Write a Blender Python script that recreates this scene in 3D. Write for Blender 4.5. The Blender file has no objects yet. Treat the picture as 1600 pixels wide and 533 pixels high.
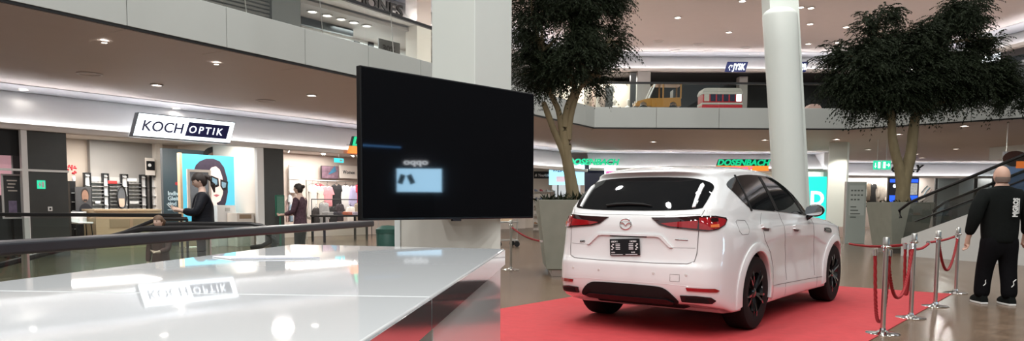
import bpy, bmesh, math, random
from mathutils import Matrix, Vector, noise as mnoise
random.seed(7)
SC = bpy.context.scene
COL = SC.collection
R = math.radians

# ------------------------------------------------------------------ camera, world, exposure
CAM_Z, PITCH, ROLL, FPX, PCX, PCY = 1.25, 4.2, 0.3, 1160.0, 800.0, 405.0
cd = bpy.data.cameras.new('camera')
cam = bpy.data.objects.new('camera', cd); COL.objects.link(cam)
CAMM = Matrix.Translation((0, 0, CAM_Z)) @ Matrix.Rotation(R(90 - PITCH), 4, 'X') @ Matrix.Rotation(R(ROLL), 4, 'Z')
cam.matrix_world = CAMM
cd.sensor_fit = 'HORIZONTAL'; cd.sensor_width = 36.0
cd.lens = 36.0 * FPX / 1600.0
cd.shift_y = (PCY - 266.5) / 1600.0
cd.clip_start = 0.05; cd.clip_end = 200
SC.camera = cam
w = bpy.data.worlds.new('hall_ambient_fill'); SC.world = w  # even ambient fill added around the hall, not a daylight source
w.use_nodes = True
bg = w.node_tree.nodes['Background']
bg.inputs['Color'].default_value = (0.93, 0.98, 1.0, 1); bg.inputs['Strength'].default_value = 0.40
SC.view_settings.view_transform = 'Standard'
SC.view_settings.look = 'None'
SC.view_settings.exposure = 0.75
SC.view_settings.gamma = 1.0
SC.view_settings.use_curve_mapping = False
SC.cycles.use_denoising = True
SC.cycles.max_bounces = 8
SC.cycles.sample_clamp_indirect = 6.0

def area(name, loc, size, power, col=(1, .96, .9), rot=(0, 0, 0), sy=None):
    l = bpy.data.lights.new(name, 'AREA'); l.energy = power; l.color = col; l.size = size
    if sy: l.shape = 'RECTANGLE'; l.size_y = sy
    o = bpy.data.objects.new(name, l); COL.objects.link(o); o.location = loc; o.rotation_euler = rot
    return o
def hall_lamps():
    # round lamps in the roof over the open hall
    for i in range(6):
        for j in range(8):
            x, y = -9 + 4.6*i, -11 + 4.8*j
            if x < -6 + (y-9.6)*.6 - .5 and y > 2: continue
            l = bpy.data.lights.new('hall_lamp', 'AREA'); l.shape = 'DISK'; l.size = .5; l.energy = HALL_W*(1.75 if x < 0 else (1.0 if x < 5 else .55)); l.color = (1, .985, .96)
            o = bpy.data.objects.new('hall_lamp', l); COL.objects.link(o); o.location = (x, y, 13.9)
HALL_W = 115
hall_lamps()
def spot(name, loc, power, angle, col=(1, .9, .78), rot=(0, 0, 0), blend=.6, rad=.05):
    l = bpy.data.lights.new(name, 'SPOT'); l.energy = power; l.color = col; l.spot_size = R(angle); l.spot_blend = blend
    l.shadow_soft_size = rad
    o = bpy.data.objects.new(name, l); COL.objects.link(o); o.location = loc; o.rotation_euler = rot
    return o

K = 1.2                                   # the galleries and shops: distance and height from the eye
def zk(z): return CAM_Z + (z - CAM_Z)*K
# ------------------------------------------------------------------ helpers
def ray(px, py):
    d = CAMM.to_3x3() @ Vector(((px - PCX) / FPX, -(py - PCY) / FPX, -1.0))
    return d
def onz(px, py, z):                       # point of a horizontal level seen at a pixel
    d = ray(px, py); t = (z - CAM_Z) / d.z
    return Vector((d.x * t, d.y * t, z))
def ony(px, py, Y):                       # point at forward distance Y
    d = ray(px, py); t = Y / d.y
    return Vector((d.x * t, Y, CAM_Z + d.z * t))

class Frame:
    """a vertical wall plane: local x along the wall, local y behind it, z up"""
    def __init__(s, o, u):
        u = Vector((u[0], u[1], 0)).normalized()
        n = Vector((-u.y, u.x, 0))
        s.o = Vector((o[0], o[1], 0)); s.u = u; s.n = n
        s.M = Matrix(((u.x, n.x, 0, s.o.x), (u.y, n.y, 0, s.o.y), (0, 0, 1, 0), (0, 0, 0, 1)))
        s.ang = math.atan2(u.y, u.x)
    def px(s, px, py, off=0.0):            # (along, height) where a pixel meets the plane set back by off
        d = ray(px, py); o = s.o + s.n * off
        t = (o - Vector((0, 0, 0))).dot(s.n) / d.dot(s.n)
        p = Vector((0, 0, CAM_Z)) + d * t
        return (p - s.o).dot(s.u), p.z
    def at(s, x, y, z):
        return s.M @ Vector((x, y, z))

class MB:
    def __init__(s, M=None):
        s.v = []; s.f = []; s.mi = []; s.cur = 0; s.M = M
    def mat(s, i): s.cur = i; return s
    def addv(s, pts):
        b = len(s.v)
        if s.M is not None: pts = [s.M @ Vector(p) for p in pts]
        s.v += [tuple(p) for p in pts]; return b
    def addf(s, faces, b=0):
        for f in faces: s.f.append(tuple(i + b for i in f)); s.mi.append(s.cur)
    def box(s, x0, x1, y0, y1, z0, z1):
        b = s.addv([(x0,y0,z0),(x1,y0,z0),(x1,y1,z0),(x0,y1,z0),(x0,y0,z1),(x1,y0,z1),(x1,y1,z1),(x0,y1,z1)])
        s.addf([(0,3,2,1),(4,5,6,7),(0,1,5,4),(1,2,6,5),(2,3,7,6),(3,0,4,7)], b); return s
    def cbox(s, c, d, rot=None):
        M = Matrix.Translation(c)
        if rot is not None: M = M @ rot
        x, y, z = d[0]/2, d[1]/2, d[2]/2
        b = s.addv([M @ Vector(p) for p in [(-x,-y,-z),(x,-y,-z),(x,y,-z),(-x,y,-z),(-x,-y,z),(x,-y,z),(x,y,z),(-x,y,z)]])
        s.addf([(0,3,2,1),(4,5,6,7),(0,1,5,4),(1,2,6,5),(2,3,7,6),(3,0,4,7)], b); return s
    def prism(s, pts, a, b2, axis='z'):
        """extrude a 2D outline between a and b2 along an axis"""
        n = len(pts)
        def P(p, t):
            return {'z': (p[0], p[1], t), 'y': (p[0], t, p[1]), 'x': (t, p[0], p[1])}[axis]
        b = s.addv([P(p, a) for p in pts] + [P(p, b2) for p in pts])
        s.addf([tuple(range(n - 1, -1, -1)), tuple(range(n, 2*n))], b)
        s.addf([(i, (i+1) % n, n + (i+1) % n, n + i) for i in range(n)], b); return s
    def lathe(s, prof, seg=24, c=(0,0,0), axis='z', cap=True):
        pts = []
        for r, z in prof:
            for k in range(seg):
                a = 2*math.pi*k/seg; q = (r*math.cos(a), r*math.sin(a), z)
                if axis == 'y': q = (q[0], z, q[1])
                if axis == 'x': q = (z, q[0], q[1])
                pts.append((q[0]+c[0], q[1]+c[1], q[2]+c[2]))
        b = s.addv(pts); n = len(prof)
        for i in range(n-1):
            s.addf([(i*seg+k, i*seg+(k+1)%seg, (i+1)*seg+(k+1)%seg, (i+1)*seg+k) for k in range(seg)], b)
        if cap:
            s.addf([tuple(range(seg-1,-1,-1)), tuple((n-1)*seg+k for k in range(seg))], b)
        return s
    def cyl(s, c, r, h, seg=20, axis='z', r2=None):
        return s.lathe([(r, 0), (r if r2 is None else r2, h)], seg, c, axis)
    def tube(s, path, r, seg=8, closed=False, flat=None, cap=True):
        """sweep a round (or flat = (half width, half height)) section along a path"""
        P = [Vector(p) for p in path]; n = len(P); b = None
        up = Vector((0, 0, 1)); rings = []
        for i, p in enumerate(P):
            a = P[i-1] if (i or closed) else P[i]; c = P[(i+1) % n] if (i < n-1 or closed) else P[i]
            t = (c - a)
            t = t.normalized() if t.length > 1e-9 else Vector((0, 1, 0))
            sd = t.cross(up)
            if sd.length < 1e-3: sd = t.cross(Vector((0, 1, 0)))
            sd.normalize(); u2 = sd.cross(t).normalized()
            rr = r[i] if isinstance(r, (list, tuple)) else r
            ring = []
            for k in range(seg):
                an = 2*math.pi*k/seg + (math.pi/seg if flat else 0)
                if flat:
                    ca, sa = math.cos(an), math.sin(an); m = max(abs(ca), abs(sa)) if seg == 4 else 1
                    ring.append(p + sd*flat[0]*ca/m + u2*flat[1]*sa/m)
                else: ring.append(p + sd*rr*math.cos(an) + u2*rr*math.sin(an))
            rings.append(ring)
        b = s.addv([q for rg in rings for q in rg])
        for i in range(n if closed else n-1):
            j = (i+1) % n
            s.addf([(i*seg+k, i*seg+(k+1)%seg, j*seg+(k+1)%seg, j*seg+k) for k in range(seg)], b)
        if cap and not closed:
            s.addf([tuple(range(seg-1,-1,-1)), tuple((n-1)*seg+k for k in range(seg))], b)
        return s
    def ball(s, c, r, seg=14, rings=8, sc=(1,1,1)):
        prof = []
        b = len(s.v); pts = []
        for i in range(rings+1):
            th = math.pi*i/rings
            for k in range(seg):
                a = 2*math.pi*k/seg
                pts.append((c[0]+r*sc[0]*math.sin(th)*math.cos(a), c[1]+r*sc[1]*math.sin(th)*math.sin(a), c[2]-r*sc[2]*math.cos(th)))
        b = s.addv(pts)
        for i in range(rings):
            s.addf([(i*seg+k, i*seg+(k+1)%seg, (i+1)*seg+(k+1)%seg, (i+1)*seg+k) for k in range(seg)], b)
        return s
    def grid(s, rows, closed_u=False):
        n, m = len(rows), len(rows[0])
        b = s.addv([p for r_ in rows for p in r_])
        for i in range(n-1):
            for k in range(m if closed_u else m-1):
                s.addf([(i*m+k, i*m+(k+1)%m, (i+1)*m+(k+1)%m, (i+1)*m+k)], b)
        return s
    def mesh(s, name, mats, smooth=False, recalc=True):
        me = bpy.data.meshes.new(name)
        me.from_pydata(s.v, [], s.f)
        for m in (mats if isinstance(mats, (list, tuple)) else [mats]):
            if m is not None: me.materials.append(m)
        if len(me.materials) > 1:
            for p, i in zip(me.polygons, s.mi): p.material_index = i
        if recalc:
            bm = bmesh.new(); bm.from_mesh(me)
            bmesh.ops.remove_doubles(bm, verts=bm.verts, dist=1e-6)
            bmesh.ops.recalc_face_normals(bm, faces=bm.faces)
            bm.to_mesh(me); bm.free()
        if smooth:
            for p in me.polygons: p.use_smooth = True
            try: me.set_sharp_from_angle(angle=R(smooth if smooth is not True else 40))
            except Exception: pass
        me.update(); return me
    def build(s, name, mats, parent=None, smooth=False, bevel=0, seg=2, M=None, recalc=True):
        o = bpy.data.objects.new(name, s.mesh(name, mats, smooth, recalc)); COL.objects.link(o)
        if parent is not None: o.parent = parent
        if M is not None: o.matrix_world = M
        if bevel:
            md = o.modifiers.new('edge', 'BEVEL'); md.width = bevel; md.segments = seg; md.limit_method = 'ANGLE'; md.angle_limit = R(35)
        return o

def tag(o, label=None, cat=None, group=None, kind=None):
    if label: o['label'] = label
    if cat: o['category'] = cat
    if group: o['group'] = group
    if kind: o['kind'] = kind
    return o
def thing(name, label, cat, loc=(0,0,0), rz=0.0, group=None, M=None):
    o = bpy.data.objects.new(name, None); COL.objects.link(o); o.empty_display_size = .1
    if M is not None: o.matrix_world = M
    else: o.location = loc; o.rotation_euler = (0, 0, rz)
    return tag(o, label, cat, group)
def struct(name, mb, mats, label=None, **k):
    o = mb.build(name, mats, **k); o['kind'] = 'structure'
    if label: o['label'] = label
    return o
def holder(name, label=None, M=None):
    o = bpy.data.objects.new(name, None); COL.objects.link(o); o['kind'] = 'structure'; o.empty_display_size = .1
    if M is not None: o.matrix_world = M
    if label: o['label'] = label
    return o
def part(name, me, parent, loc=(0,0,0), rot=(0,0,0), label=None, scale=None):
    o = bpy.data.objects.new(name, me); COL.objects.link(o); o.parent = parent
    o.location = loc; o.rotation_euler = rot
    if scale: o.scale = scale
    if label: o['label'] = label
    return o
def copy_tree(o, parent=None):
    c = o.copy(); COL.objects.link(c); c.parent = parent
    for ch in list(o.children): copy_tree(ch, c)
    return c
def txt_mesh(body, size, depth=.01, shear=0.0, bold=0.0, spacing=1.0, align='LEFT', width=None, xs=1.0):
    cu = bpy.data.curves.new('lettering', 'FONT'); cu.body = body; cu.size = size; cu.extrude = depth/2
    cu.shear = shear; cu.offset = bold; cu.space_character = spacing; cu.align_x = align; cu.resolution_u = 3
    to = bpy.data.objects.new('lettering_tmp', cu); COL.objects.link(to)
    dg = bpy.context.evaluated_depsgraph_get(); dg.update()
    me = bpy.data.meshes.new_from_object(to.evaluated_get(dg))
    bpy.data.objects.remove(to); bpy.data.curves.remove(cu)
    xsv = [v.co.x for v in me.vertices]
    if width and xsv:
        xs = width / max(1e-6, max(xsv) - min(xsv)); x0 = min(xsv)
        for v in me.vertices: v.co.x = (v.co.x - x0) * xs
    # stand it up: local x along, z up, facing -y
    for v in me.vertices: v.co = Vector((v.co.x, -v.co.z, v.co.y))
    return me
def text(body, size, m, parent, loc, rot=(0,0,0), name='lettering', label=None, **k):
    me = txt_mesh(body, size, **k); me.materials.clear(); me.materials.append(m)
    return part(name, me, parent, loc, rot, label)

# ------------------------------------------------------------------ materials
MATS = {}
def cloth(name, col, **k):
    return mat(name, col, .9, spec=.08, **k)
def mat(name, col, rough=.5, metal=0.0, emit=None, es=0.0, var=0.0, scale=20.0, bump=0.0, coat=0.0, trans=0.0, ior=1.45, spec=.5, alpha=1.0, stretch=None):
    m = bpy.data.materials.new(name); m.use_nodes = True
    nt = m.node_tree; b = nt.nodes['Principled BSDF']
    b.inputs['Base Color'].default_value = (*col, 1); b.inputs['Roughness'].default_value = rough
    b.inputs['Metallic'].default_value = metal; b.inputs['IOR'].default_value = ior
    b.inputs['Specular IOR Level'].default_value = spec
    b.inputs['Coat Weight'].default_value = coat; b.inputs['Coat Roughness'].default_value = .03
    b.inputs['Transmission Weight'].default_value = trans
    b.inputs['Alpha'].default_value = alpha
    if emit: b.inputs['Emission Color'].default_value = (*emit, 1); b.inputs['Emission Strength'].default_value = es
    if var or bump:
        tc = nt.nodes.new('ShaderNodeTexCoord'); nz = nt.nodes.new('ShaderNodeTexNoise')
        nz.inputs['Scale'].default_value = scale; nz.inputs['Detail'].default_value = 4
        if stretch:
            mp = nt.nodes.new('ShaderNodeMapping'); mp.inputs['Scale'].default_value = stretch
            nt.links.new(tc.outputs['Object'], mp.inputs['Vector']); nt.links.new(mp.outputs['Vector'], nz.inputs['Vector'])
        else: nt.links.new(tc.outputs['Object'], nz.inputs['Vector'])
        if var:
            mx = nt.nodes.new('ShaderNodeMix'); mx.data_type = 'RGBA'
            mx.inputs[6].default_value = (*[max(0, c*(1-var)) for c in col], 1)
            mx.inputs[7].default_value = (*[min(1, c*(1+var)) for c in col], 1)
            nt.links.new(nz.outputs['Fac'], mx.inputs[0]); nt.links.new(mx.outputs[2], b.inputs['Base Color'])
        if bump:
            bp = nt.nodes.new('ShaderNodeBump'); bp.inputs['Strength'].default_value = bump; bp.inputs['Distance'].default_value = .01
            nt.links.new(nz.outputs['Fac'], bp.inputs['Height']); nt.links.new(bp.outputs['Normal'], b.inputs['Normal'])
    MATS[name] = m
    return m
def glass_mat(name, col=(1,1,1), clear=.85, rough=.0):
    """thin architectural glass: mostly clear, mirror reflection by Fresnel"""
    m = bpy.data.materials.new(name); m.use_nodes = True; nt = m.node_tree; nt.nodes.clear()
    out = nt.nodes.new('ShaderNodeOutputMaterial'); tr = nt.nodes.new('ShaderNodeBsdfTransparent'); gl = nt.nodes.new('ShaderNodeBsdfGlossy')
    fr = nt.nodes.new('ShaderNodeFresnel'); fr.inputs['IOR'].default_value = 1.5
    mx = nt.nodes.new('ShaderNodeMixShader')
    tr.inputs['Color'].default_value = (*[c*clear for c in col], 1); gl.inputs['Roughness'].default_value = rough
    gl.inputs['Color'].default_value = (.9, .95, .95, 1)
    ge = nt.nodes.new('ShaderNodeNewGeometry'); inv = nt.nodes.new('ShaderNodeMath'); inv.operation = 'SUBTRACT'; inv.inputs[0].default_value = 1.0
    mu = nt.nodes.new('ShaderNodeMath'); mu.operation = 'MULTIPLY'
    nt.links.new(ge.outputs['Backfacing'], inv.inputs[1]); nt.links.new(inv.outputs[0], mu.inputs[0]); nt.links.new(fr.outputs[0], mu.inputs[1])
    nt.links.new(mu.outputs[0], mx.inputs[0]); nt.links.new(tr.outputs[0], mx.inputs[1]); nt.links.new(gl.outputs[0], mx.inputs[2])
    nt.links.new(mx.outputs[0], out.inputs['Surface'])
    return m
W_PAINT = mat('white_paint', (.78,.79,.77), .45, var=.02, scale=3)
CEIL = mat('ceiling_paint', (.56,.485,.455), .6, var=.03, scale=2)
CEIL_L = mat('ceiling_paint_light', (.62,.585,.56), .55, var=.02, scale=2)
COVE = mat('cove_plaster', (.74,.73,.72), .5, var=.02, scale=3)
DARK = mat('dark_cladding', (.07,.072,.07), .18, var=.08, scale=4)
BLACK = mat('black_paint', (.012,.012,.013), .35, var=.1)
LED = mat('led_strip', (1,1,1), .5, emit=(.93,.96,1), es=40)
LENS = mat('downlight_lens', (1,1,1), .4, emit=(1,.95,.88), es=9)
STEEL = mat('brushed_steel', (.62,.61,.58), .28, metal=1, var=.05, scale=60, stretch=(1,1,8))
CHROME = mat('polished_steel', (.8,.8,.8), .08, metal=1, var=.02)
GLASS = glass_mat('balustrade_glass', (.95,1,.98), .95)
BAND = mat('ceiling_band', (.44,.425,.44), .5, var=.02, scale=3)
BEIGE = mat('beige_wall', (.55,.47,.40), .6, var=.03, scale=3)
WARMWHITE = mat('warm_white', (.8,.74,.68), .5, var=.02)
# ------------------------------------------------------------------ levels and plan lines of the hall
Z_CEIL, Z_UP, Z_RAIL, Z_CEIL2 = zk(3.4), zk(3.97), zk(4.66), zk(7.35)
LB = Frame((-5.55*K, 8.05*K), (.515, .857))                 # left balcony edge
cornerB = Vector((2.26, 21.0))*K; cornerC = Vector((9.4, 21.0))*K; cornerD = Vector((15.0, 21.6)); cornerE = Vector((18.5, 10.8))
SL = Frame((-9.3*K, 13.4*K), (.594, .804))                  # left shopfronts
BACK_Y, FAR_Y = 30.0*K, 36.0*K
t_meet = (BACK_Y - SL.o.y) / SL.u.y
X_MEET = SL.o.x + SL.u.x * t_meet
L_LEN = (Vector((cornerB.x, cornerB.y, 0)) - LB.o).length
LBs = LB.at(-9.5*K, 0, 0)

# floor: polished brown stone with faint square joints
fm = mat('floor_stone', (.20,.145,.105), .24, spec=.28, var=.25, scale=1.2)
nt = fm.node_tree; b = nt.nodes['Principled BSDF']
tc = nt.nodes.new('ShaderNodeTexCoord'); br = nt.nodes.new('ShaderNodeTexBrick'); nz = nt.nodes.new('ShaderNodeTexNoise')
mp = nt.nodes.new('ShaderNodeMapping'); mp.inputs['Rotation'].default_value = (0, 0, R(52))
nt.links.new(tc.outputs['Object'], mp.inputs[0]); nt.links.new(mp.outputs[0], br.inputs['Vector'])
br.offset = 0.0; br.inputs['Scale'].default_value = 1.0; br.inputs['Brick Width'].default_value = .2; br.inputs['Row Height'].default_value = .2
br.inputs['Mortar Size'].default_value = .004; br.inputs['Bias'].default_value = 0
br.inputs['Color1'].default_value = (.135,.092,.062,1); br.inputs['Color2'].default_value = (.175,.122,.084,1); br.inputs['Mortar'].default_value = (.09,.068,.052,1)
nz.inputs['Scale'].default_value = 26; nz.inputs['Detail'].default_value = 6; nt.links.new(mp.outputs[0], nz.inputs['Vector'])
mx = nt.nodes.new('ShaderNodeMix'); mx.data_type = 'RGBA'; mx.blend_type = 'OVERLAY'; mx.inputs[0].default_value = .45
nt.links.new(br.outputs['Color'], mx.inputs[6]); nt.links.new(nz.outputs['Fac'], mx.inputs[7]); nt.links.new(mx.outputs[2], b.inputs['Base Color'])
# the floor is left open over the sunken moving walkway
def strip(x0, x1, y0, y1): return (x0, x1, y0, y1)
WX0, WX1, WY0, WY1 = -13.0, -2.75, 7.7, 9.75
fl = MB()
for (x0, x1, y0, y1) in ((-32, 42, -14, WY0), (-32, WX0, WY0, WY1), (WX1, 42, WY0, WY1), (-32, 42, WY1, 56)):
    fl.box(x0, x1, y0, y1, -.25, 0)
struct('floor', fl, fm, 'polished brown stone hall floor')
pit = MB(); pit.box(WX0, WX1, WY0, WY1, -3.2, -3.1)
struct('floor_lower', pit, fm, 'floor of the level below the walkway opening')

# lower ceiling / upper floor slab
def slab(name, pts, z0, z1, m, label):
    mb = MB(); mb.prism(pts, z0, z1)
    o = struct(name, mb, m, label)
    bm = bmesh.new(); bm.from_mesh(o.data); bmesh.ops.triangulate(bm, faces=[f for f in bm.faces if len(f.verts) > 4]); bm.to_mesh(o.data); bm.free()
    return o
edge_pts = [(LBs.x, LBs.y), tuple(cornerB), tuple(cornerC), tuple(cornerD), tuple(cornerE)]
slab_pts = edge_pts + [(40, 9.0*K), (40, 54), (-30, 54), (-30, LBs.y)]
slab('ceiling_lower', slab_pts, Z_CEIL, Z_UP, CEIL, 'brown grey ceiling under the upper gallery')
slab('ceiling_atrium', [(-16,-14),(20,-14),(20,30),(-16,30)], 14.0, 14.2, mat('roof_grey', (.30,.29,.28), .6, var=.1, scale=1), 'grey roof over the open hall')
slab('ceiling_upper', slab_pts, Z_CEIL2, Z_CEIL2 + .2, CEIL, 'brown grey ceiling over the upper gallery')

# balcony fascia: panels side by side with open joints, and a black strip painted as the shadow line below
FASC = mat('fascia_panel', (.41,.43,.41), .35, var=.02, scale=2)
def balcony(name, P, Q, first, step, label):
    F = Frame(P, (Q[0]-P[0], Q[1]-P[1])); L = (Vector(Q) - Vector(P)).length
    h = holder(name, label, F.M)
    s = first
    cuts = [0.0]
    while s < L - .2: cuts.append(s); s += step
    cuts.append(L)
    for a, c in zip(cuts, cuts[1:]):
        m_ = MB(); m_.box(a+.006, c-.006, -.05, .02, Z_CEIL+.02, Z_UP)
        m_.build('panel', FASC, h, bevel=.004)
        u_ = MB(); u_.box(a+.006, c-.006, .0, .62, Z_CEIL-.03, Z_CEIL-.004)
        u_.build('soffit_panel', CEIL, h)
    m_ = MB(); m_.box(0, L, -.035, .02, Z_CEIL-.02, Z_CEIL+.03); m_.build('shadow_strip', BLACK, h)
    m_ = MB(); m_.box(0, L, -.02, .3, Z_UP-.05, Z_UP+.01); m_.build('coping', FASC, h)
    # glass and rail
    s0 = 0
    for a, c in zip(cuts, cuts[1:]):
        g = MB(); g.box(a+.01, c-.01, .05, .062, Z_UP, Z_RAIL-.02); g.build('pane', GLASS, h)
    m_ = MB(); m_.box(0, L, .02, .09, Z_RAIL-.035, Z_RAIL+.03); m_.build('rail', BLACK, h)
    return F, h
LBF = LB.at(-9.5*K, 0, 0)
_, balL = balcony('trim_1', (LBF.x, LBF.y), cornerB, (9.5+1.49-1.45*6)*K, 1.45*K, 'pale gallery fascia with glass balustrade rising above the optician')
_, balB = balcony('trim_2', cornerB, cornerC, 2.1, 2.1, 'pale gallery fascia with glass balustrade at the back of the hall')
_, balR = balcony('trim_3', cornerC, cornerD, 1.8, 1.8, 'pale gallery fascia beyond the large tree')
_, balR2 = balcony('trim_4', cornerD, cornerE, 1.8, 1.8, 'pale gallery fascia above the escalator')
# thin rods bracing the glass
for s_ in (3.35, 4.85, 6.6, 8.4):
    m_ = MB(); s_ *= K; p0 = LB.at(s_, .03, Z_UP); p1 = LB.at(s_-.12, -.0, Z_RAIL)
    hi = balL.matrix_world.inverted()
    m_.tube([hi @ p0, hi @ p1], .009, 6); m_.build('rod', STEEL, balL)

# shop fascia with a concave lit cove above a lip
def cove(name, F, s0, s1, zl, zc, label, lip=.10):
    h = holder(name, label, F.M)
    m_ = MB(); m_.box(s0, s1, -.02, 1.25, zc-.012, zc-.002); m_.build('upper_band', BAND, h)
    n = 14; rows = []
    za, zb = zl + .04, zc - .012
    for i in range(n+1):
        t = i/n; z = za + (zb-za)*t; y = .10 + 1.08*(t**1.25)
        rows.append([(s0, y, z), (s1, y, z)])
    m_ = MB(); m_.grid(rows); m_.build('cove', COVE, h, smooth=True)
    m_ = MB(); m_.box(s0, s1, -.09, .25, zl-.06, zl+.04); m_.build('lip', CEIL_L, h, bevel=.01)
    m_ = MB(); m_.box(s0, s1, -.092, -.07, zl+.04, zl+.075); m_.build('lip_edge', CEIL_L, h)
    m_ = MB(); m_.box(s0, s1, -.055, -.02, zl+.041, zl+.052); m_.build('light_strip', LED, h)
    return h
KL = zk(2.62)
cove('trim_5', SL, -8, t_meet, KL, Z_CEIL-.005, 'illuminated cove over the optician and fashion shopfronts')
FB = Frame((X_MEET, BACK_Y), (1, 0)); FFAR = Frame((12.0*K, FAR_Y), (1, 0))
cove('trim_6', FB, .15, 12.6*K - X_MEET, zk(2.68), Z_CEIL-.005, 'illuminated cove over the shoe shop')
cove('trim_7', FFAR, 0, 24, zk(2.68), Z_CEIL-.005, 'illuminated cove over the far fashion shop')
cove('trim_8', SL, -4, t_meet, zk(6.5), Z_CEIL2-.005, 'illuminated cove on the upper gallery over the jeans shop')
cove('trim_9', FB, .15, 16*K - X_MEET, zk(6.62), Z_CEIL2-.005, 'illuminated cove on the upper gallery at the back')
FR = Frame((16.0*K, BACK_Y), (.16, -.987))
cove('trim_10', FR, .2, 24, zk(6.62), Z_CEIL2-.005, 'illuminated cove on the upper gallery behind the large tree')

# columns
COLW = mat('column_white', (.64,.69,.655), .4, var=.02, scale=2)
def column_square(name, cx, cy, ang, rings, label):
    mb = MB(); b = None
    rows = []
    for z, hx, hy, ox, oy in rings:
        c, s = math.cos(ang), math.sin(ang)
        rows.append([(cx + c*(x+ox) - s*(y+oy), cy + s*(x+ox) + c*(y+oy), z) for x, y in ((-hx,-hy),(hx,-hy),(hx,hy),(-hx,hy))])
    mb.grid(rows, closed_u=True)
    mb.addf([(3,2,1,0)], 0); n = len(rows)*4; mb.addf([(n-4,n-3,n-2,n-1)], 0)
    return struct(name, mb, COLW, label, bevel=.012)
cn = ony(742, 60, 11.0); th = R(-38)
ca, sa = math.cos(th), math.sin(th)
hx = .435
cx, cy = cn.x - (ca*hx - sa*(-hx)), cn.y - (sa*hx + ca*(-hx))
column_square('column_1', cx, cy, th, [(0,.32,.32,-.14,.0),(1.15,.32,.32,-.14,.0),(2.7,hx,hx,0,0),(13,hx,hx,0,0)], 'white square column standing behind the television')
# round-fronted column behind the car: a leaning half-round casing with a flat back fin
def round_column(name, base, top, r, label, kd=.8):
    h = holder(name, label)
    b_, t_ = Vector(base), Vector(top)
    mb = MB(); rows = []
    for i in range(9):
        c = b_.lerp(t_, i/8*kd); rr = r*(.92 + .10*i/8)
        rows.append([(c.x + rr*math.cos(a), c.y + rr*math.sin(a), c.z) for a in [2*math.pi*k/40 for k in range(40)]])
    top_c = b_.lerp(t_, kd)
    for i in range(1, 7):
        a_ = math.pi/2*i/6; rr = r*1.02*math.cos(a_)+.002
        rows.append([(top_c.x + rr*math.cos(a), top_c.y + rr*math.sin(a), top_c.z + r*.55*math.sin(a_)) for a in [2*math.pi*k/40 for k in range(40)]])
    mb.grid(rows, closed_u=True); mb.build('shaft', COLW, h, smooth=True)
    mb = MB(); rows = []
    for i in range(2):
        c = b_.lerp(t_, i)
        rows.append([(c.x-r*.45, c.y+.12, c.z), (c.x+r+.12, c.y+.12, c.z), (c.x+r+.2, c.y+.8, c.z), (c.x-r*.3, c.y+.8, c.z)])
    mb.grid(rows, closed_u=True); mb.build('fin', COLW, h)
    return h
pb, pt = ony(1236, 330, 17.0), ony(1217, 0, 17.0)
k = (0 - pb.z)/(pt.z - pb.z); k2 = (Z_CEIL2 - pb.z)/(pt.z - pb.z)
round_column('column_2', pb.lerp(pt, k), pb.lerp(pt, k2),   .37, 'round white column behind the car', kd=(ony(1219, 26, 17.0).z/Z_CEIL2))
a_ = ony(1322, 300, 30.0)
h = holder('column_3', 'white shopping hall column beside the directory board', Matrix.Translation((a_.x, a_.y, 0)) @ Matrix.Rotation(R(-30), 4, 'Z'))
m_ = MB(); m_.box(-.70, 0, 0, .66, .42, Z_CEIL); m_.build('shaft', COLW, h, bevel=.015)
m_ = MB(); m_.box(-.72, .02, -.02, .68, 0, .42); m_.build('plinth', mat('pinkish_plinth', (.45,.36,.33), .4, var=.05), h, bevel=.01)
spot('column_downlight', (a_.x-.35, a_.y-.75, Z_CEIL-.1), 200, 75, rot=(R(22), 0, R(10)))
spot('round_column_downlight', (6.1, 16.1, Z_CEIL2-.1), 160, 55, rot=(R(12), 0, R(0)), col=(1,.93,.84))  # shines down; stands in for a downlight over the round column

# ceiling downlights, each with a ring and a lens
RING = mat('downlight_ring', (.55,.5,.47), .35, var=.03)
ring_me = MB().lathe([(.075,0),(.1,-.004),(.1,-.018),(.08,-.022),(.072,-.01),(.075,0)], 20, cap=False).mesh('trim_ring', RING, True)
lens_me = MB().lathe([(.074,-.008),(.05,-.014),(.002,-.016)], 20).mesh('lens', LENS, True)
ring_big = MB().lathe([(.2,0),(.24,-.006),(.24,-.02),(.2,-.02),(.19,0)], 28, cap=False).mesh('trim_ring', RING, True)
grille_big = MB().lathe([(.19,-.006),(.1,-.004),(.002,-.004)], 28).mesh('grille', CEIL, True)
def downlight(p, z, label, group, big=False, k=1.0):
    t = thing('ceiling_speaker' if big else 'ceiling_downlight', label, 'speaker' if big else 'downlight', (p.x, p.y, z), 0, group)
    part('trim_ring', ring_big if big else ring_me, t, scale=(k,k,k)); part('grille' if big else 'lens', grille_big if big else lens_me, t, scale=(k,k,k))
    return t
for (x, y) in ((245,132),(487,148)):
    downlight(onz(x, y, Z_CEIL-.0), Z_CEIL, 'round recessed downlight in the lower ceiling ' + ('above the shop sign' if x < 300 else 'beside the television'), 'downlights before the optician cove', k=1.35)
for i, (x, y) in enumerate(((36,139.5),(275,169),(446,191))):
    downlight(onz(x, y, Z_CEIL-.02), Z_CEIL-.02, 'small recessed downlight in the pale ceiling band ' + ['over the display window', 'over the shop sign', 'over the dark pier'][i], 'downlights in the pale ceiling band', k=1.1)
for (x, y) in ((163,66),(338,100)):
    downlight(onz(x, y, Z_CEIL-.03), Z_CEIL-.03, 'tiny recessed spotlight near the gallery edge ' + ('above the dark optician pier' if x < 200 else 'above the lightbox poster'), 'tiny spots at the gallery edge', k=.6)
for (x, y) in ((140,115),(415,157)):
    downlight(onz(x, y, Z_CEIL), Z_CEIL, 'flush round ceiling speaker ' + ('above the spectacle shelves' if x < 200 else 'above the fashion shop'), 'ceiling speakers before the optician', big=True)
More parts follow.
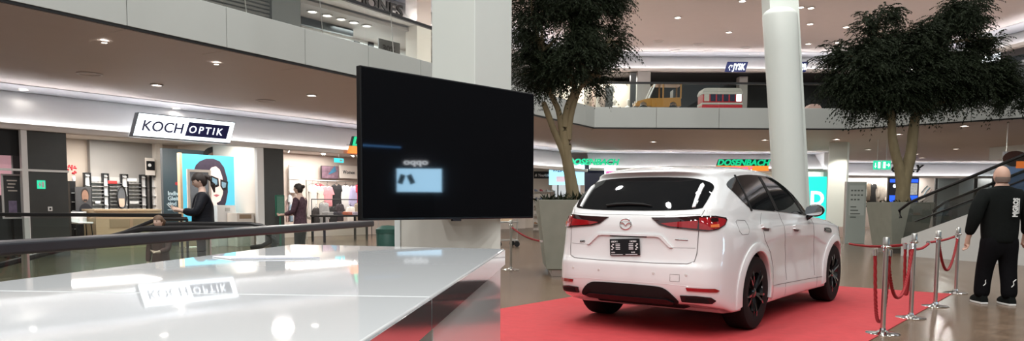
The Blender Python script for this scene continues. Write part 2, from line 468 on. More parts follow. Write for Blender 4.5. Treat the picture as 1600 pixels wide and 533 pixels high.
for (x, y), lb in zip(((1021,221),(1195,218),(1048,245)), ('above the rear window of the car', 'touching the side of the round column', 'nearest the shoe shop cove above the car roof')):
    downlight(onz(x, min(y,236), Z_CEIL), Z_CEIL, 'round recessed downlight in the lower ceiling ' + lb, 'downlights above the shoe shop walkway', k=1.5)
for (x, y) in ((1307,217),(1357,233),(1507,196),(1494,232),(1440,246),(1505,252),(1404,209),(1431,240)):
    lb = {1307: 'above the column beside the directory board', 1357: 'above the green exit signs', 1507: 'under the gallery edge beside the tree crown', 1494: 'between the tree trunk and the dropped ceiling piece', 1440: 'just above the letters ONLY', 1505: 'closest to the far shop cove', 1404: 'seen between the two tree stems', 1431: 'touching the outer tree stem'}[x]
    downlight(onz(x, y, Z_CEIL), Z_CEIL, 'round recessed downlight in the lower ceiling ' + lb, 'downlights around the large tree', k=1.5)
for (x, y) in ((1059,27),(1139,50),(1266,37),(1263,68),(1267,12),(1251,11),(1322,42),(1307,66),(1505,12),(1388,57),(1160,1)):
    lb = {1059: 'above the yellow ride jeep', 1139: 'above the toy tram', 1266: 'second from the top beside the round column', 1263: 'lowest beside the round column', 1267: 'topmost beside the round column', 1251: 'touching the edge of the round column', 1322: 'at the upper fringe of the large tree', 1307: 'at the lower fringe of the large tree', 1505: 'at the top of the large tree crown', 1388: 'glinting through the large tree crown', 1160: 'far above the toy tram'}[x]
    downlight(onz(x, y, Z_CEIL2), Z_CEIL2, 'round recessed downlight in the upper gallery ceiling ' + lb, 'downlights of the upper gallery', k=1.5)
for (x, y) in ((1029,64),(1091,69),(1165,74),(1178,92-8),(1107,80),(1055,79)):
    lb = {1029: 'above the yellow ride jeep', 1091: 'between jeep and tram', 1165: 'above the JYSK sign', 1178: 'next to the round column', 1107: 'close to the cove above the tram', 1055: 'close to the cove above the jeep'}[x]
    downlight(onz(x, y, Z_CEIL2), Z_CEIL2, 'flush round speaker in the upper gallery ceiling ' + lb, 'speakers of the upper gallery', big=True)
# real light under the ceilings (the hall's recessed lamps)
for x, y, pw in ((-7.5,10,45),(-4.5,14.5,65),(-1.5,19.5,65),(3.5,25.5,90),(8.5,25.5,90),(14,24,90),(19,30,130)):
    area('recessed_lamps', (x*K, y*K, Z_CEIL-.03), .4, pw*1.5)
for x, y, pw in ((5,26,90),(10,26,90),(14.5,23,90),(-3,16,80),(0,21,80)):
    area('gallery_lamps', (x*K, y*K, Z_CEIL2-.05), .4, pw*1.44)
# ------------------------------------------------------------------ white display counter
CTOP = mat('white_gloss_top', (.53,.555,.568), .03, var=.01, scale=2, spec=.36)
CEDGE = mat('mirror_edge', (.62,.62,.63), .07, metal=.85, var=.02)
CSIDE = mat('white_gloss_side', (.72,.73,.74), .06, var=.01, scale=2, spec=.9)
CZ, CT = 1.05, .073
c_fr = onz(788, 389, CZ); c_jr = onz(672, 464, CZ); c_fl = onz(460, 382, CZ); c_l0 = onz(0, 440, CZ)
ur = (c_jr - c_fr).normalized()
counter = thing('display_counter', 'long glossy white display counter in front of the television', 'counter', (c_fr.x, c_fr.y, 0), 0)
def loc_(p): return (p.x - c_fr.x, p.y - c_fr.y)
LEN = 3.4
r_end = c_fr + ur*LEN
ul = (c_l0 - c_fl).normalized(); l_end = c_fl + ul*LEN
jl = onz(0, 454.5, CZ)
dj = (jl - c_jr).normalized()
# joint meets the left edge
def isect(p, d, q, e):
    den = d.x*e.y - d.y*e.x; t = ((q.x-p.x)*e.y - (q.y-p.y)*e.x)/den
    return p + d*t
j_l = isect(c_jr, dj, c_fl, ul)
g = .0035
gap = ur*g
A_ = [loc_(c_fr), loc_(c_fl), loc_(j_l - ul*g), loc_(c_jr - ur*g)]
B_ = [loc_(c_jr + ur*g), loc_(j_l + ul*g), loc_(l_end), loc_(r_end)]
for nm, pts in (('top_panel', A_), ('top_panel', B_)):
    m_ = MB(); m_.prism(pts, CZ-CT, CZ); m_.build(nm, [CTOP], counter, bevel=.004, seg=3)
m_ = MB(); q = [loc_(c_jr - ur*g + Vector((-.01,0,0))), loc_(j_l - ul*g + Vector((.01,0,0))), loc_(j_l + ul*g+ Vector((.01,0,0))), loc_(c_jr + ur*g+ Vector((-.01,0,0)))]
m_.prism(q, CZ-CT+.002, CZ-.003); m_.build('joint_seal', mat('white_seal', (.9,.9,.9), .4, var=.01), counter)
# legs: closed panels at the corners
def leg_box(p, du, dv, a, b_):
    m_ = MB(); o = Vector((p[0], p[1], 0))
    pts = [o, o + du*a, o + du*a + dv*b_, o + dv*b_]
    m_.prism([(v.x, v.y) for v in pts], 0, CZ-CT); m_.build('leg', CSIDE, counter, bevel=.004)
df = (c_fl - c_fr).normalized()
leg_box(Vector(loc_(c_fr)) .to_3d() + ur*.05 + df*.012, ur, df, 1.62, .10)
for p_, q_ in ((c_fr, c_jr - ur*g), (c_jr + ur*g, r_end)):
    m_ = MB(); n_ = -df*.004
    m_.prism([loc_(p_), loc_(q_), loc_(q_ + n_), loc_(p_ + n_)], CZ-CT+.002, CZ-.005); m_.build('edge_band', CEDGE, counter)
leg_box(Vector(loc_(c_fl)).to_3d() + ul*.03 - df*.025, ul, -df, .26, .235)
leg_box(Vector(loc_(r_end)).to_3d() - ur*.03 + df*.025, -ur, df, .26, .235)
leg_box(Vector(loc_(l_end)).to_3d() - ul*.03 - df*.025, -ul, -df, .26, .235)
m_ = MB(); mid = [loc_(c_fr + ur*.3 + df*.3), loc_(c_fl + ul*.3 - df*.3), loc_(l_end - ul*.3 - df*.3), loc_(r_end - ur*.3 + df*.3)]
m_.prism(mid, CZ-CT-.05, CZ-CT); m_.build('under_frame', CSIDE, counter)
# leaflet lying on the counter
p0, p1, p2, p3 = onz(332, 402, CZ), onz(470, 401, CZ), onz(500, 405, CZ), onz(365, 406.5, CZ)
c0 = (p0+p1+p2+p3)/4
lf = thing('leaflet', 'thin white leaflet lying on the glossy counter', 'leaflet', (c0.x, c0.y, CZ))
m_ = MB(); m_.prism([(p.x-c0.x, p.y-c0.y) for p in (p0,p3,p2,p1)], .001, .004); m_.build('sheet', mat('leaflet_paper', (.86,.87,.9), .5, var=.02), lf)
m_ = MB(); e = [(p3-c0), (p2-c0), (p2-c0)+(p1-p2)*.12, (p3-c0)+(p0-p3)*.12]
m_.prism([(p.x, p.y) for p in e], .004, .0055); m_.build('printed_edge', mat('leaflet_print', (.22,.25,.36), .4, var=.05), lf)

# ------------------------------------------------------------------ television on its stand
SCREEN = mat('screen_black', (.004,.0045,.006), .03, var=.05, spec=.55)
BEZ = mat('bezel_black', (.01,.01,.011), .3, var=.05)
tvl, tvr = ony(564, 229, 4.63), ony(834, 250, 5.78)
TW = math.hypot(tvr.x-tvl.x, tvr.y-tvl.y); TH_ = .955
ta = math.atan2(tvr.y-tvl.y, tvr.x-tvl.x); zc = 1.145
tv = thing('television', 'large black flat television facing the counter, standing before the white column', 'television', (tvl.x, tvl.y, 0), ta)
m_ = MB(); m_.box(0, TW, 0, .045, zc, zc+TH_); m_.build('casing', BEZ, tv, bevel=.004)
m_ = MB(); m_.box(.011, TW-.011, -.004, .001, zc+.016, zc+TH_-.011); m_.build('screen', SCREEN, tv)
m_ = MB(); m_.box(TW/2-.04, TW/2+.04, -.003, .02, zc-.012, zc+.002); m_.build('sensor', BEZ, tv, bevel=.003)
m_ = MB(); m_.box(.35, TW-.35, .045, .075, zc+.12, zc+.6); m_.build('back_cover', BEZ, tv, bevel=.01)
st = ony(702, 366, 5.55)
STW = mat('stand_white', (.72,.72,.67), .4, var=.02)
stand = thing('television_stand', 'cream white pedestal panel holding up the television', 'stand', (st.x, st.y, 0), R(4))
m_ = MB(); m_.box(-.36, .385, .0, .08, .03, 1.55); m_.build('panel', STW, stand, bevel=.006)
m_ = MB(); m_.box(-.405, -.362, -.01, .09, .03, 1.55); m_.build('edge_trim', mat('stand_edge', (.8,.86,.86), .3, var=.01), stand, bevel=.004)
m_ = MB(); m_.box(-.5, .5, -.25, .4, 0, .03); m_.build('foot_plate', STEEL, stand, bevel=.006)
m_ = MB(); m_.box(-.1, .1, -.14, .0, 1.25, 1.5); m_.build('bracket', BLACK, stand)

# ------------------------------------------------------------------ red carpet
CARPET = mat('red_carpet', (.42,.036,.042), .8, var=.18, scale=9, bump=.25)
ca_, cb_ = onz(1487, 460, 0), onz(1354, 533, 0)
cdir = Vector((.622, .783, 0)); cper = Vector((-.783, .622, 0))
q0 = ca_; 
cpts = [q0, q0 + cper*3.95, q0 + cper*3.95 - cdir*7.5, q0 - cdir*7.5]
m_ = MB(); m_.prism([(p.x-q0.x, p.y-q0.y) for p in cpts], 0.0, .008)
carpet = m_.build('carpet', CARPET, bevel=.003); carpet.location = (q0.x, q0.y, 0.0005)
tag(carpet, 'red carpet laid under the white car', 'carpet')

# ------------------------------------------------------------------ stanchions and ropes
def stanchion(p, label, group='steel rope posts beside the red carpet', h=.965):
    t = thing('rope_post', label, 'rope post', (p.x, p.y, 0), 0, group)
    part('foot_plate', st_foot, t); part('pole', st_pole, t); part('collar', st_col, t); part('cap', st_cap, t)
    for a in (R(40), R(220)): part('hook_ring', st_hook, t, rot=(0,0,a))
    return t
st_foot = MB().lathe([(.005,.0),(.158,.0),(.16,.006),(.15,.014),(.06,.024),(.03,.04),(.026,.06)], 40).mesh('foot_plate', CHROME, True)
st_pole = MB().lathe([(.0235,.03),(.0235,.90)], 24).mesh('pole', STEEL, True)
st_col = MB().lathe([(.0235,.84),(.034,.842),(.045,.855),(.045,.862),(.034,.872),(.0235,.875)], 24).mesh('collar', CHROME, True)
st_cap = MB().lathe([(.0235,.875),(.031,.88),(.031,.945),(.027,.952),(.002,.954)], 24).mesh('cap', STEEL, True)
st_hook = MB().tube([(.04,0,.86),(.055,0,.845),(.062,0,.83),(.055,0,.815),(.045,0,.83),(.042,0,.85)], .005, 6).mesh('hook_ring', CHROME, True)
S1, S2, S3, S4 = onz(1379, 522, 0), onz(1423, 497, 0), onz(1461, 479, 0), onz(1493, 458, 0)
for p, lb in ((S1, 'steel rope post nearest the camera with two red ropes hanging'), (S2, 'second steel rope post from the camera beside the carpet'),
              (S3, 'third steel rope post from the camera beside the carpet'), (S4, 'steel rope post farthest along the carpet edge, next to the walking man')):
    stanchion(p, lb)
S0 = onz(798, 422, 0); stanchion(S0, 'steel rope post below the television, in front of the concrete planter', 'steel rope posts at the shop side')
# the post hidden by the car that carries the far rope
S5 = onz(1255, 455, 0)
ROPE = mat('red_rope', (.27,.010,.014), .65, var=.2, scale=80)
def rope(P, Q, sag, label, r=.017, n=46, zc=.83, lay=True, power=2.0, shift=(0,0)):
    P, Q = Vector(P), Vector(Q); pts = []
    for i in range(n+1):
        t = i/n; p = P.lerp(Q, t); k = 1 - abs(2*t-1)**power
        pts.append(Vector((p.x + shift[0]*k, p.y + shift[1]*k, p.z - sag*k)))
    L = sum((b-a).length for a, b in zip(pts, pts[1:]))
    c = (P+Q)/2
    t_ = thing('barrier_rope', label, 'rope', (c.x, c.y, 0), 0, 'red barrier ropes')
    o = Vector((c.x, c.y, 0)); pl = [p-o for p in pts]
    m_ = MB()
    # three twisted strands
    turns = L/.10
    fine = []
    N = n*4
    def samp(u):
        f = u*(len(pl)-1); i = min(int(f), len(pl)-2); return pl[i].lerp(pl[i+1], f-i)
    for sidx in range(3):
        path = []
        for i in range(N+1):
            u = i/N; p = samp(u); d = (samp(min(1,u+.01)) - samp(max(0,u-.01))).normalized()
            s_ = d.cross(Vector((.3,.2,.93))).normalized(); w_ = s_.cross(d)
            a = 2*math.pi*(turns*u + sidx/3)
            path.append(p + (s_*math.cos(a) + w_*math.sin(a))*r*.5)
        m_.tube(path, r*.58, 6)
    m_.build('strands', ROPE, t_, smooth=True)
    for e, f in ((0, 1), (-1, -2)):
        d = (pl[f]-pl[e]).normalized(); mm = MB(); mm.tube([pl[e]-d*.012, pl[e]+d*.05], r*1.25, 12); mm.build('end_cap', CHROME, t_, smooth=True)
    return t_
def hk(S, T):
    d = (T-S); d.z = 0; d.normalize(); return Vector((S.x, S.y, 0)) + d*.062 + Vector((0,0,.82))
perp = Vector((.2, -.1, 0))
rope(hk(S1, S2) , hk(S2, S1), .52, 'long red rope sagging between the two posts nearest the camera', power=2.4)
rope(hk(S1, S2) + Vector((-.13,-.02,0)), hk(S1,S2) + Vector((.05,.05,-.01)), .70, 'red rope folded double and hanging from the nearest post', power=3.2, n=60)
rope(hk(S2, S3) + Vector((-.05,.0,0)), hk(S2,S3) + Vector((-.08,.06,0)), .56, 'red rope folded double and hanging from the second post', power=3.5)
rope(hk(S3, S4), hk(S4, S3), .42, 'red rope sagging between the two farthest posts by the man', power=2.0)
rope(hk(S4, S3)+Vector((-.02,.05,.0)), S3 + Vector((-.06,.12,.80)), .015, 'red rope pulled tight from the farthest post toward the planter', r=.015)
far1 = ony(1327, 381, 11.5)
rope(hk(S2, S3)+Vector((-.07,.08,0)), far1, .03, 'red rope running from the second post behind the car', r=.016)
rope(S3 + Vector((-.06,.1,.79)), S2 + Vector((.0,.1,.80)), .05, 'red rope running level from the third post to the second', r=.015)
stanchion(far1 - Vector((.25,0,far1.z)) + Vector((-.2,.1,0)), 'steel rope post mostly hidden by the front of the car', 'steel rope posts at the far side')
pl1 = ony(846, 377, 12.45)
rope(hk(S0, pl1), pl1, .05, 'red rope running from the lone post to the planter', r=.016)
# ------------------------------------------------------------------ white SUV on the carpet
from mathutils.bvhtree import BVHTree
CARP = mat('car_white', (.755,.77,.775), .22, var=.01, scale=2, coat=1.0, spec=.4)
CARG = mat('car_tinted_glass', (.006,.007,.008), .02, var=.05, spec=.5)
CARB = mat('car_gloss_black', (.008,.008,.009), .12, var=.1)
CARM = mat('car_matt_black', (.012,.012,.012), .6, var=.15, scale=60, spec=.2)
SEAM = mat('car_seam', (.16,.15,.15), .6, var=.05)
LAMPR = mat('car_lamp_red', (.28,.004,.008), .06, var=.3, scale=25, coat=1)
LAMPD = mat('car_lamp_dark', (.02,.004,.005), .05, var=.2, coat=1)
LAMPO = mat('car_lamp_amber', (.65,.16,.05), .08, var=.1, coat=1)
TYRE = mat('tyre_rubber', (.010,.010,.010), .7, var=.2, scale=40, spec=.2)
RIM = mat('rim_black', (.010,.010,.011), .14, metal=.0, var=.1, coat=.6)
car = thing('car', 'white five-door SUV with black wheels parked on the red carpet', 'car', (1.715, 7.985, .009), R(52.2))

def pchip(xs, n):
    """monotone cubic through values at integer parameters, n samples per span"""
    m = len(xs); d = [xs[i+1]-xs[i] for i in range(m-1)]; t = [0]*m
    t[0] = d[0]; t[-1] = d[-1]
    for i in range(1, m-1):
        t[i] = 0 if d[i-1]*d[i] <= 0 else 2*d[i-1]*d[i]/(d[i-1]+d[i])
    out = []
    for i in range(m-1):
        for k in range(n):
            u = k/n; h00 = 2*u**3-3*u*u+1; h10 = u**3-2*u*u+u; h01 = -2*u**3+3*u*u; h11 = u**3-u*u
            out.append(h00*xs[i]+h10*t[i]+h01*xs[i+1]+h11*t[i+1])
    out.append(xs[-1]); return out
def pch3(P, n):
    a = [pchip([p[k] for p in P], n) for k in range(3)]
    return list(zip(*a))
def row(xr, wf, wd, zr, zs, zf, cr=1.0):
    k = wf/.94
    c = [(xr,0),(xr+.006,.33),(xr+.03*cr,.60),(xr+.105*cr,.785*k),(xr+.25*cr,.885*k),(-.47,.928*k),(0,.94*k),(.52,(wf+wd)/2),(1.1,wd),(1.75,wd),(2.35,(wf+wd)/2),(2.87,wf),(3.28,.885*k),(3.55,.70*k),(3.68,.38*k),(3.73,0)]
    zz = [zr]*3 + [zr+(zs-zr)*.2, zr+(zs-zr)*.55, zs, zs, zs, zs, zs, zs, zs+(zf-zs)*.2, zs+(zf-zs)*.6, zf, zf, zf]
    return [(x, y, z) for (x, y), z in zip(c, zz)]
rows = [
 row(-.78,.80,.78,.29,.20,.22), row(-.93,.928,.90,.325,.235,.24), row(-.99,.94,.915,.42,.335,.36), row(-1.008,.943,.905,.54,.47,.5),
 row(-1.003,.945,.893,.655,.61,.62), row(-.978,.945,.90,.72,.78,.74), row(-.958,.94,.918,.86,.92,.84), row(-.952,.925,.918,1.02,1.01,.93)]
r8 = row(-.925,.895,.893,1.135,1.085,.99)
r8[10:] = [(2.35,.895,1.06),(2.87,.875,1.035),(3.26,.80,.99),(3.5,.62,.955),(3.6,.34,.95),(3.64,0,.95)]
r9 = [(-.885,0,1.19),(-.878,.33,1.192),(-.85,.58,1.20),(-.79,.735,1.205),(-.66,.815,1.205),(-.38,.848,1.20),(0,.862,1.19),(.5,.868,1.175),(1.1,.870,1.16),(1.72,.865,1.135),(2.0,.85,1.12),(2.2,.80,1.115),(2.38,.68,1.115),(2.50,.50,1.12),(2.57,.28,1.125),(2.6,0,1.13)]
hood = [tuple((a+b_)/2 for a, b_ in zip(p, q)) for p, q in zip(r8, r9)]
hood[9:] = [(1.75,.885,1.112),(2.2,.872,1.10),(2.55,.83,1.085),(2.82,.74,1.075),(3.0,.58,1.07),(3.1,.32,1.07),(3.13,0,1.072)]
r10 = [(-.735,0,1.37),(-.73,.30,1.37),(-.705,.53,1.37),(-.66,.675,1.37),(-.54,.745,1.37),(-.3,.775,1.375),(.05,.785,1.375),(.5,.788,1.375),(1.0,.785,1.37),(1.5,.772,1.365),(1.70,.752,1.36),(1.80,.72,1.36),(1.91,.65,1.365),(2.03,.51,1.37),(2.12,.29,1.37),(2.15,0,1.37)]
r11 = [(-.575,0,1.53),(-.57,.28,1.528),(-.55,.48,1.522),(-.50,.60,1.515),(-.40,.66,1.515),(-.2,.69,1.525),(.1,.702,1.54),(.45,.703,1.55),(.85,.695,1.55),(1.14,.682,1.54),(1.33,.66,1.535),(1.42,.63,1.535),(1.51,.57,1.54),(1.61,.46,1.548),(1.69,.26,1.555),(1.72,0,1.558)]
r12 = [(-.625,0,1.575),(-.618,.27,1.573),(-.585,.46,1.566),(-.50,.58,1.558),(-.38,.632,1.566),(-.2,.655,1.59),(.1,.66,1.61),(.42,.66,1.618),(.75,.65,1.615),(1.0,.63,1.605),(1.18,.60,1.598),(1.27,.565,1.598),(1.35,.50,1.602),(1.44,.40,1.61),(1.50,.23,1.618),(1.52,0,1.62)]
def rz_(x): return 1.682 - .062*((x-.75)/1.3)**2
r13 = [(x, y, rz_(x)-.012) for x, y in ((-.5,0),(-.495,.12),(-.48,.22),(-.45,.29),(-.36,.33),(-.2,.345),(.05,.35),(.3,.35),(.55,.35),(.75,.345),(.9,.335),(.98,.315),(1.06,.28),(1.15,.22),(1.22,.12),(1.24,0))]
r14 = [(x, 0, rz_(x)) for x in (-.34,-.33,-.31,-.28,-.22,-.1,.08,.28,.48,.62,.72,.79,.85,.91,.95,.97)]
rows += [r8, hood, r9, r10, r11, r12, r13, r14]
NC, NR = 7, 6
fine = [pch3(r_, NC) for r_ in rows]
colsN = len(fine[0])
cols = [pch3([fr_[j] for fr_ in fine], NR) for j in range(colsN)]
nR = len(cols[0])
mb = MB()
for sgn in (1, -1):
    g_ = [[(cols[j][i][0], sgn*cols[j][i][1], cols[j][i][2]) for j in range(colsN)] for i in range(nR)]
    mb.grid(g_)
bot = [(cols[j][0][0], cols[j][0][1], cols[j][0][2]) for j in range(colsN)]
mb.grid([bot, [(p[0], -p[1], p[2]) for p in bot]])
me = mb.mesh('body', [CARP, CARM], recalc=False)
bm = bmesh.new(); bm.from_mesh(me); bmesh.ops.remove_doubles(bm, verts=bm.verts, dist=1e-4)
bmesh.ops.dissolve_degenerate(bm, edges=bm.edges, dist=1e-5)
bmesh.ops.recalc_face_normals(bm, faces=bm.faces)
bm.to_mesh(me); bm.free()
BV = BVHTree.FromPolygons([v.co.copy() for v in me.vertices], [tuple(p.vertices) for p in me.polygons])
ARCH = .405
body = bpy.data.objects.new('body', me); COL.objects.link(body)
cut = MB()
for xx in (0, 2.87):
    for sg in (1, -1):
        c_ = MB()
        rows_ = []
        for yy in (.52*sg, 1.2*sg):
            rows_.append([(xx+ARCH*math.cos(2*math.pi*k/64), yy, .385+ARCH*math.sin(2*math.pi*k/64)) for k in range(64)])
        c_.grid(rows_, closed_u=True); c_.addf([tuple(range(64)), tuple(range(127,63,-1))])
        co = bpy.data.objects.new('cutter', c_.mesh('cutter', CARM)); COL.objects.link(co)
        md = body.modifiers.new('arch', 'BOOLEAN'); md.operation = 'DIFFERENCE'; md.object = co; md.solver = 'EXACT'
        md.material_mode = 'TRANSFER'
        cut.v.append(co)
dg = bpy.context.evaluated_depsgraph_get(); dg.update()
me2 = bpy.data.meshes.new_from_object(body.evaluated_get(dg))
body.modifiers.clear()
for co in cut.v: bpy.data.objects.remove(co)
body.data = me2; body.parent = car
for p in me2.polygons: p.use_smooth = True
me2.set_sharp_from_angle(angle=R(38))

class Proj:
    """parallel projection on the body: outline (u, v), cast along d"""
    def __init__(s, o, d, u, v): s.o, s.d, s.u, s.v = Vector(o), Vector(d).normalized(), Vector(u).normalized(), Vector(v).normalized()
    def hit(s, a, b_, off=0.0):
        p = s.o + s.u*a + s.v*b_
        h, n, i, dist = BV.ray_cast(p, s.d, 6)
        if h is None:
            h, n, i, dist = BV.find_nearest(p + s.d*2.0)
        if n.dot(s.d) > 0: n = -n
        return h + n*off, n
SIDE = Proj((0,-2.5,0), (0,1,0), (1,0,0), (0,0,1))          # u = x, v = z (near side)
SIDEL = Proj((0,2.5,0), (0,-1,0), (1,0,0), (0,0,1))
REAR = Proj((-3,0,0), (1,0,0), (0,1,0), (0,0,1))            # u = y, v = z
DR = Proj((-3*.8,-3*.6,0), (.8,.6,0), (-.6,.8,0), (0,0,1))  # corner, near side: u = -.6x + .8y
DL = Proj((-3*.8,3*.6,0), (.8,-.6,0), (.6,.8,0), (0,0,1))
def decal(name, P, pts, off, m, parent=car, h=.05, thick=.0, smooth=True, back=.006, label=None, ring=None):
    bm = bmesh.new()
    vs = [bm.verts.new((a, b_, 0)) for a, b_ in pts]
    bm.faces.new(vs)
    if ring: pass
    xs = [p[0] for p in pts]; ys = [p[1] for p in pts]
    for ax, lo, hi in ((0, min(xs), max(xs)), (1, min(ys), max(ys))):
        k = max(1, int((hi-lo)/h))
        for i in range(1, k):
            co = Vector((0,0,0)); no = Vector((0,0,0)); co[ax] = lo + (hi-lo)*i/k; no[ax] = 1
            bmesh.ops.bisect_plane(bm, geom=bm.verts[:]+bm.edges[:]+bm.faces[:], plane_co=co, plane_no=no, dist=1e-6)
    bmesh.ops.triangulate(bm, faces=[f for f in bm.faces if len(f.verts) > 4])
    bnd = [(e.verts[0].index, e.verts[1].index) for e in bm.edges if e.is_boundary]
    bm.verts.index_update(); bm.faces.ensure_lookup_table()
    top = []; low = []
    for v in bm.verts:
        p, n = P.hit(v.co.x, v.co.y)
        top.append(p + n*off); low.append(p - n*back)
    nV = len(top)
    faces = [tuple(v.index for v in f.verts) for f in bm.faces]
    rim = [(e.verts[0].index, e.verts[1].index) for e in bm.edges if e.is_boundary]
    bm.free()
    mb = MB(); mb.v = [tuple(p) for p in top+low]
    mb.addf(faces); mb.addf([(a, b_, b_+nV, a+nV) for a, b_ in rim])
    o = mb.build(name, m, parent, smooth=30 if smooth else False)
    if label: o['label'] = label
    return o
def seam(name, P, path, r=.0032, m=SEAM, parent=None, n=8, off=0.0):
    pts = []
    for (a, b_), (c, d) in zip(path, path[1:]):
        k = max(1, int(math.hypot(c-a, d-b_)/.03))
        for i in range(k): pts.append((a+(c-a)*i/k, b_+(d-b_)*i/k))
    pts.append(path[-1])
    mb = MB(); mb.tube([P.hit(a, b_, off)[0] for a, b_ in pts], r, 6)
    return mb.build(name, m, parent or body, smooth=True)
def curve_pts(pts, n=6, closed=True):
    """Catmull-Rom smoothing of an outline"""
    P = [Vector((a, b_, 0)) for a, b_ in pts]; out = []; N = len(P)
    for i in range(N if closed else N-1):
        p0, p1, p2, p3 = (P[(i-1) % N], P[i], P[(i+1) % N], P[(i+2) % N]) if closed else (P[max(i-1,0)], P[i], P[i+1], P[min(i+2,N-1)])
        for k in range(n):
            t = k/n
            q = .5*((2*p1) + (p2-p0)*t + (2*p0-5*p1+4*p2-p3)*t*t + (3*p1-p0-3*p2+p3)*t**3)
            out.append((q.x, q.y))
    if not closed: out.append((P[-1].x, P[-1].y))
    return out
mir = lambda pts: [(-a, b_) for a, b_ in pts][::-1]

# glazing
rgh = [(0,1.188),(.4,1.193),(.66,1.21),(.70,1.245),(.708,1.35),(.69,1.425),(.61,1.475),(.42,1.508),(0,1.52)]
rg = rgh + [(-a, b_) for a, b_ in rgh[-2:0:-1]]
rwin = decal('rear_window', REAR, curve_pts(rg, 4), .006, CARG, h=.06)
for sg in (1, -1):
    fin_ = [(sg*.605,1.215),(sg*.632,1.22),(sg*.628,1.42),(sg*.60,1.445),(sg*.588,1.43)]
    decal('pillar_fin', REAR, fin_ if sg > 0 else fin_, .02, CARP, parent=rwin)
m_ = MB(); pw = [REAR.hit(a, b_, .02)[0] for a, b_ in ((.30,1.225),(.18,1.238),(.05,1.243),(-.1,1.238),(-.2,1.225))]
m_.tube(pw, [.012,.014,.014,.012,.006], 8); m_.build('wiper', CARM, rwin, smooth=True)
sg_pts = [(-.335,1.43),(-.27,1.475),(-.06,1.53),(.25,1.56),(.6,1.568),(.95,1.562),(1.2,1.535),(1.5,1.44),(1.75,1.30),(1.93,1.17),(1.9,1.13),(1.5,1.15),(.8,1.178),(.2,1.20),(.0,1.215),(-.12,1.27),(-.25,1.36)]
for P_, nm in ((SIDE, 'near'), (SIDEL, 'far')):
    gl = decal('side_window', P_, curve_pts(sg_pts, 4), .006, CARG, h=.07)
    for (xa, xb, xt, xu) in ((.70,.80,.60,.68),(-.02,.02,-.05,-.02),(1.66,1.72,1.42,1.46)):
        zz = (1.19,1.55) if xa < 1 else (1.15,1.45)
        decal('window_pillar', P_, [(xa,zz[0]),(xb,zz[0]),(xu,zz[1]),(xt,zz[1])], .009, CARM, parent=gl)
wsf = Proj((4,0,2.5), (-.75,0,-.66), (0,1,0), (-.66,0,.75))
decal('windscreen', wsf, curve_pts([(-.66,-.18),(0,-.20),(.66,-.18),(.62,.1),(.5,.30),(0,.33),(-.5,.30),(-.62,.1)], 3), .006, CARG, h=.1)

# tail lamps
lampr = [(-.235,1.118),(-.33,1.05),(-.42,1.03),(-.66,1.012),(-.70,1.02),(-.70,1.132),(-.45,1.122)]
for sg in (1, -1):
    f_ = (lambda p: p) if sg < 0 else mir
    a = decal('tail_lamp', REAR, f_([(-.235,1.122),(-.33,1.055),(-.42,1.034),(-.58,1.022),(-.69,1.012),(-.69,1.14),(-.45,1.126)]), .012, LAMPD, h=.04)
    decal('red_lens', REAR, f_([(-.34,1.068),(-.42,1.046),(-.58,1.034),(-.685,1.026),(-.685,1.10),(-.5,1.085)]), .016, LAMPR, parent=a, h=.04)
    PD = DR if sg < 0 else DL
    def uu(x, y): return (-.6*x + .8*y) if sg < 0 else (.6*x + .8*y)
    ys = -1 if sg < 0 else 1
    q = [((-.925),.70,1.012),(-.86,.77,1.004),(-.78,.84,1.02),(-.70,.875,1.06),(-.665,.885,1.105),(-.68,.88,1.128),(-.80,.83,1.145),(-.925,.70,1.14)]
    o_ = [(uu(x, ys*y), z) for x, y, z in q]
    b_l = decal('tail_lamp', PD, o_ if sg < 0 else o_[::-1], .012, LAMPD, h=.03)
    c0 = (sum(p[0] for p in o_)/len(o_), sum(p[1] for p in o_)/len(o_))
    inn = [(c0[0]+(p[0]-c0[0])*.86, c0[1]+(p[1]-c0[1])*.80-.004) for p in o_]
    decal('red_lens', PD, inn if sg < 0 else inn[::-1], .017, LAMPR, parent=b_l, h=.03)
    amb = [(c0[0]+dx, c0[1]+dz) for dx, dz in ((-.035,-.04),(.045,-.04),(.045,-.018),(-.035,-.012))]
    decal('amber_lens', PD, amb, .021, LAMPO, parent=b_l, h=.03)
    dk = [(c0[0]+dx, c0[1]+dz) for dx, dz in ((-.03,.012),(.03,.008),(.045,.03),(.03,.045),(-.03,.046))]
    decal('reverse_lens', PD, dk, .021, LAMPD, parent=b_l, h=.03)

# tailgate, plate, badges
gate_path = [(-.70,1.01),(-.695,.80),(-.68,.725),(-.62,.702),(-.3,.695),(.3,.695),(.62,.702),(.68,.725),(.695,.80),(.70,1.01)]
seam('tailgate_seam', REAR, gate_path, .0042)
for sg in (1,-1): seam('tailgate_seam', REAR, [(sg*.70,1.14),(sg*.715,1.20)], .003)
rec = [(-.47,.845),(-.36,.955),(-.30,.962),(.30,.962),(.36,.955),(.47,.845),(.44,.845),(.335,.937),(.29,.944),(-.29,.944),(-.335,.937),(-.44,.845)]
decal('handle_ledge', REAR, rec, .016, CARP, h=.04)
seam('ledge_shade', REAR, [(-.2,.941),(.2,.941)], .007, CARB, parent=car, off=.004)  # black line standing in for the shade under the ledge
for sg in (1,-1): seam('crease_shade', REAR, [(sg*.46,.845),(sg*.68,.848)], .002)  # grey lines that paint in the shading along body creases
seam('crease_shade', REAR, [(-.69,1.158),(-.3,1.148),(.3,1.148),(.69,1.158)], .002)
plate = thing('licence_plate', None, None); del_keys = [k for k in ('label','category') if k in plate]
for k in del_keys: del plate[k]
pc, pn = REAR.hit(.02, .833)
plate.parent = car; plate.location = (pc.x-.022, .02, .833); plate.rotation_euler = (0, R(-3), R(-90))
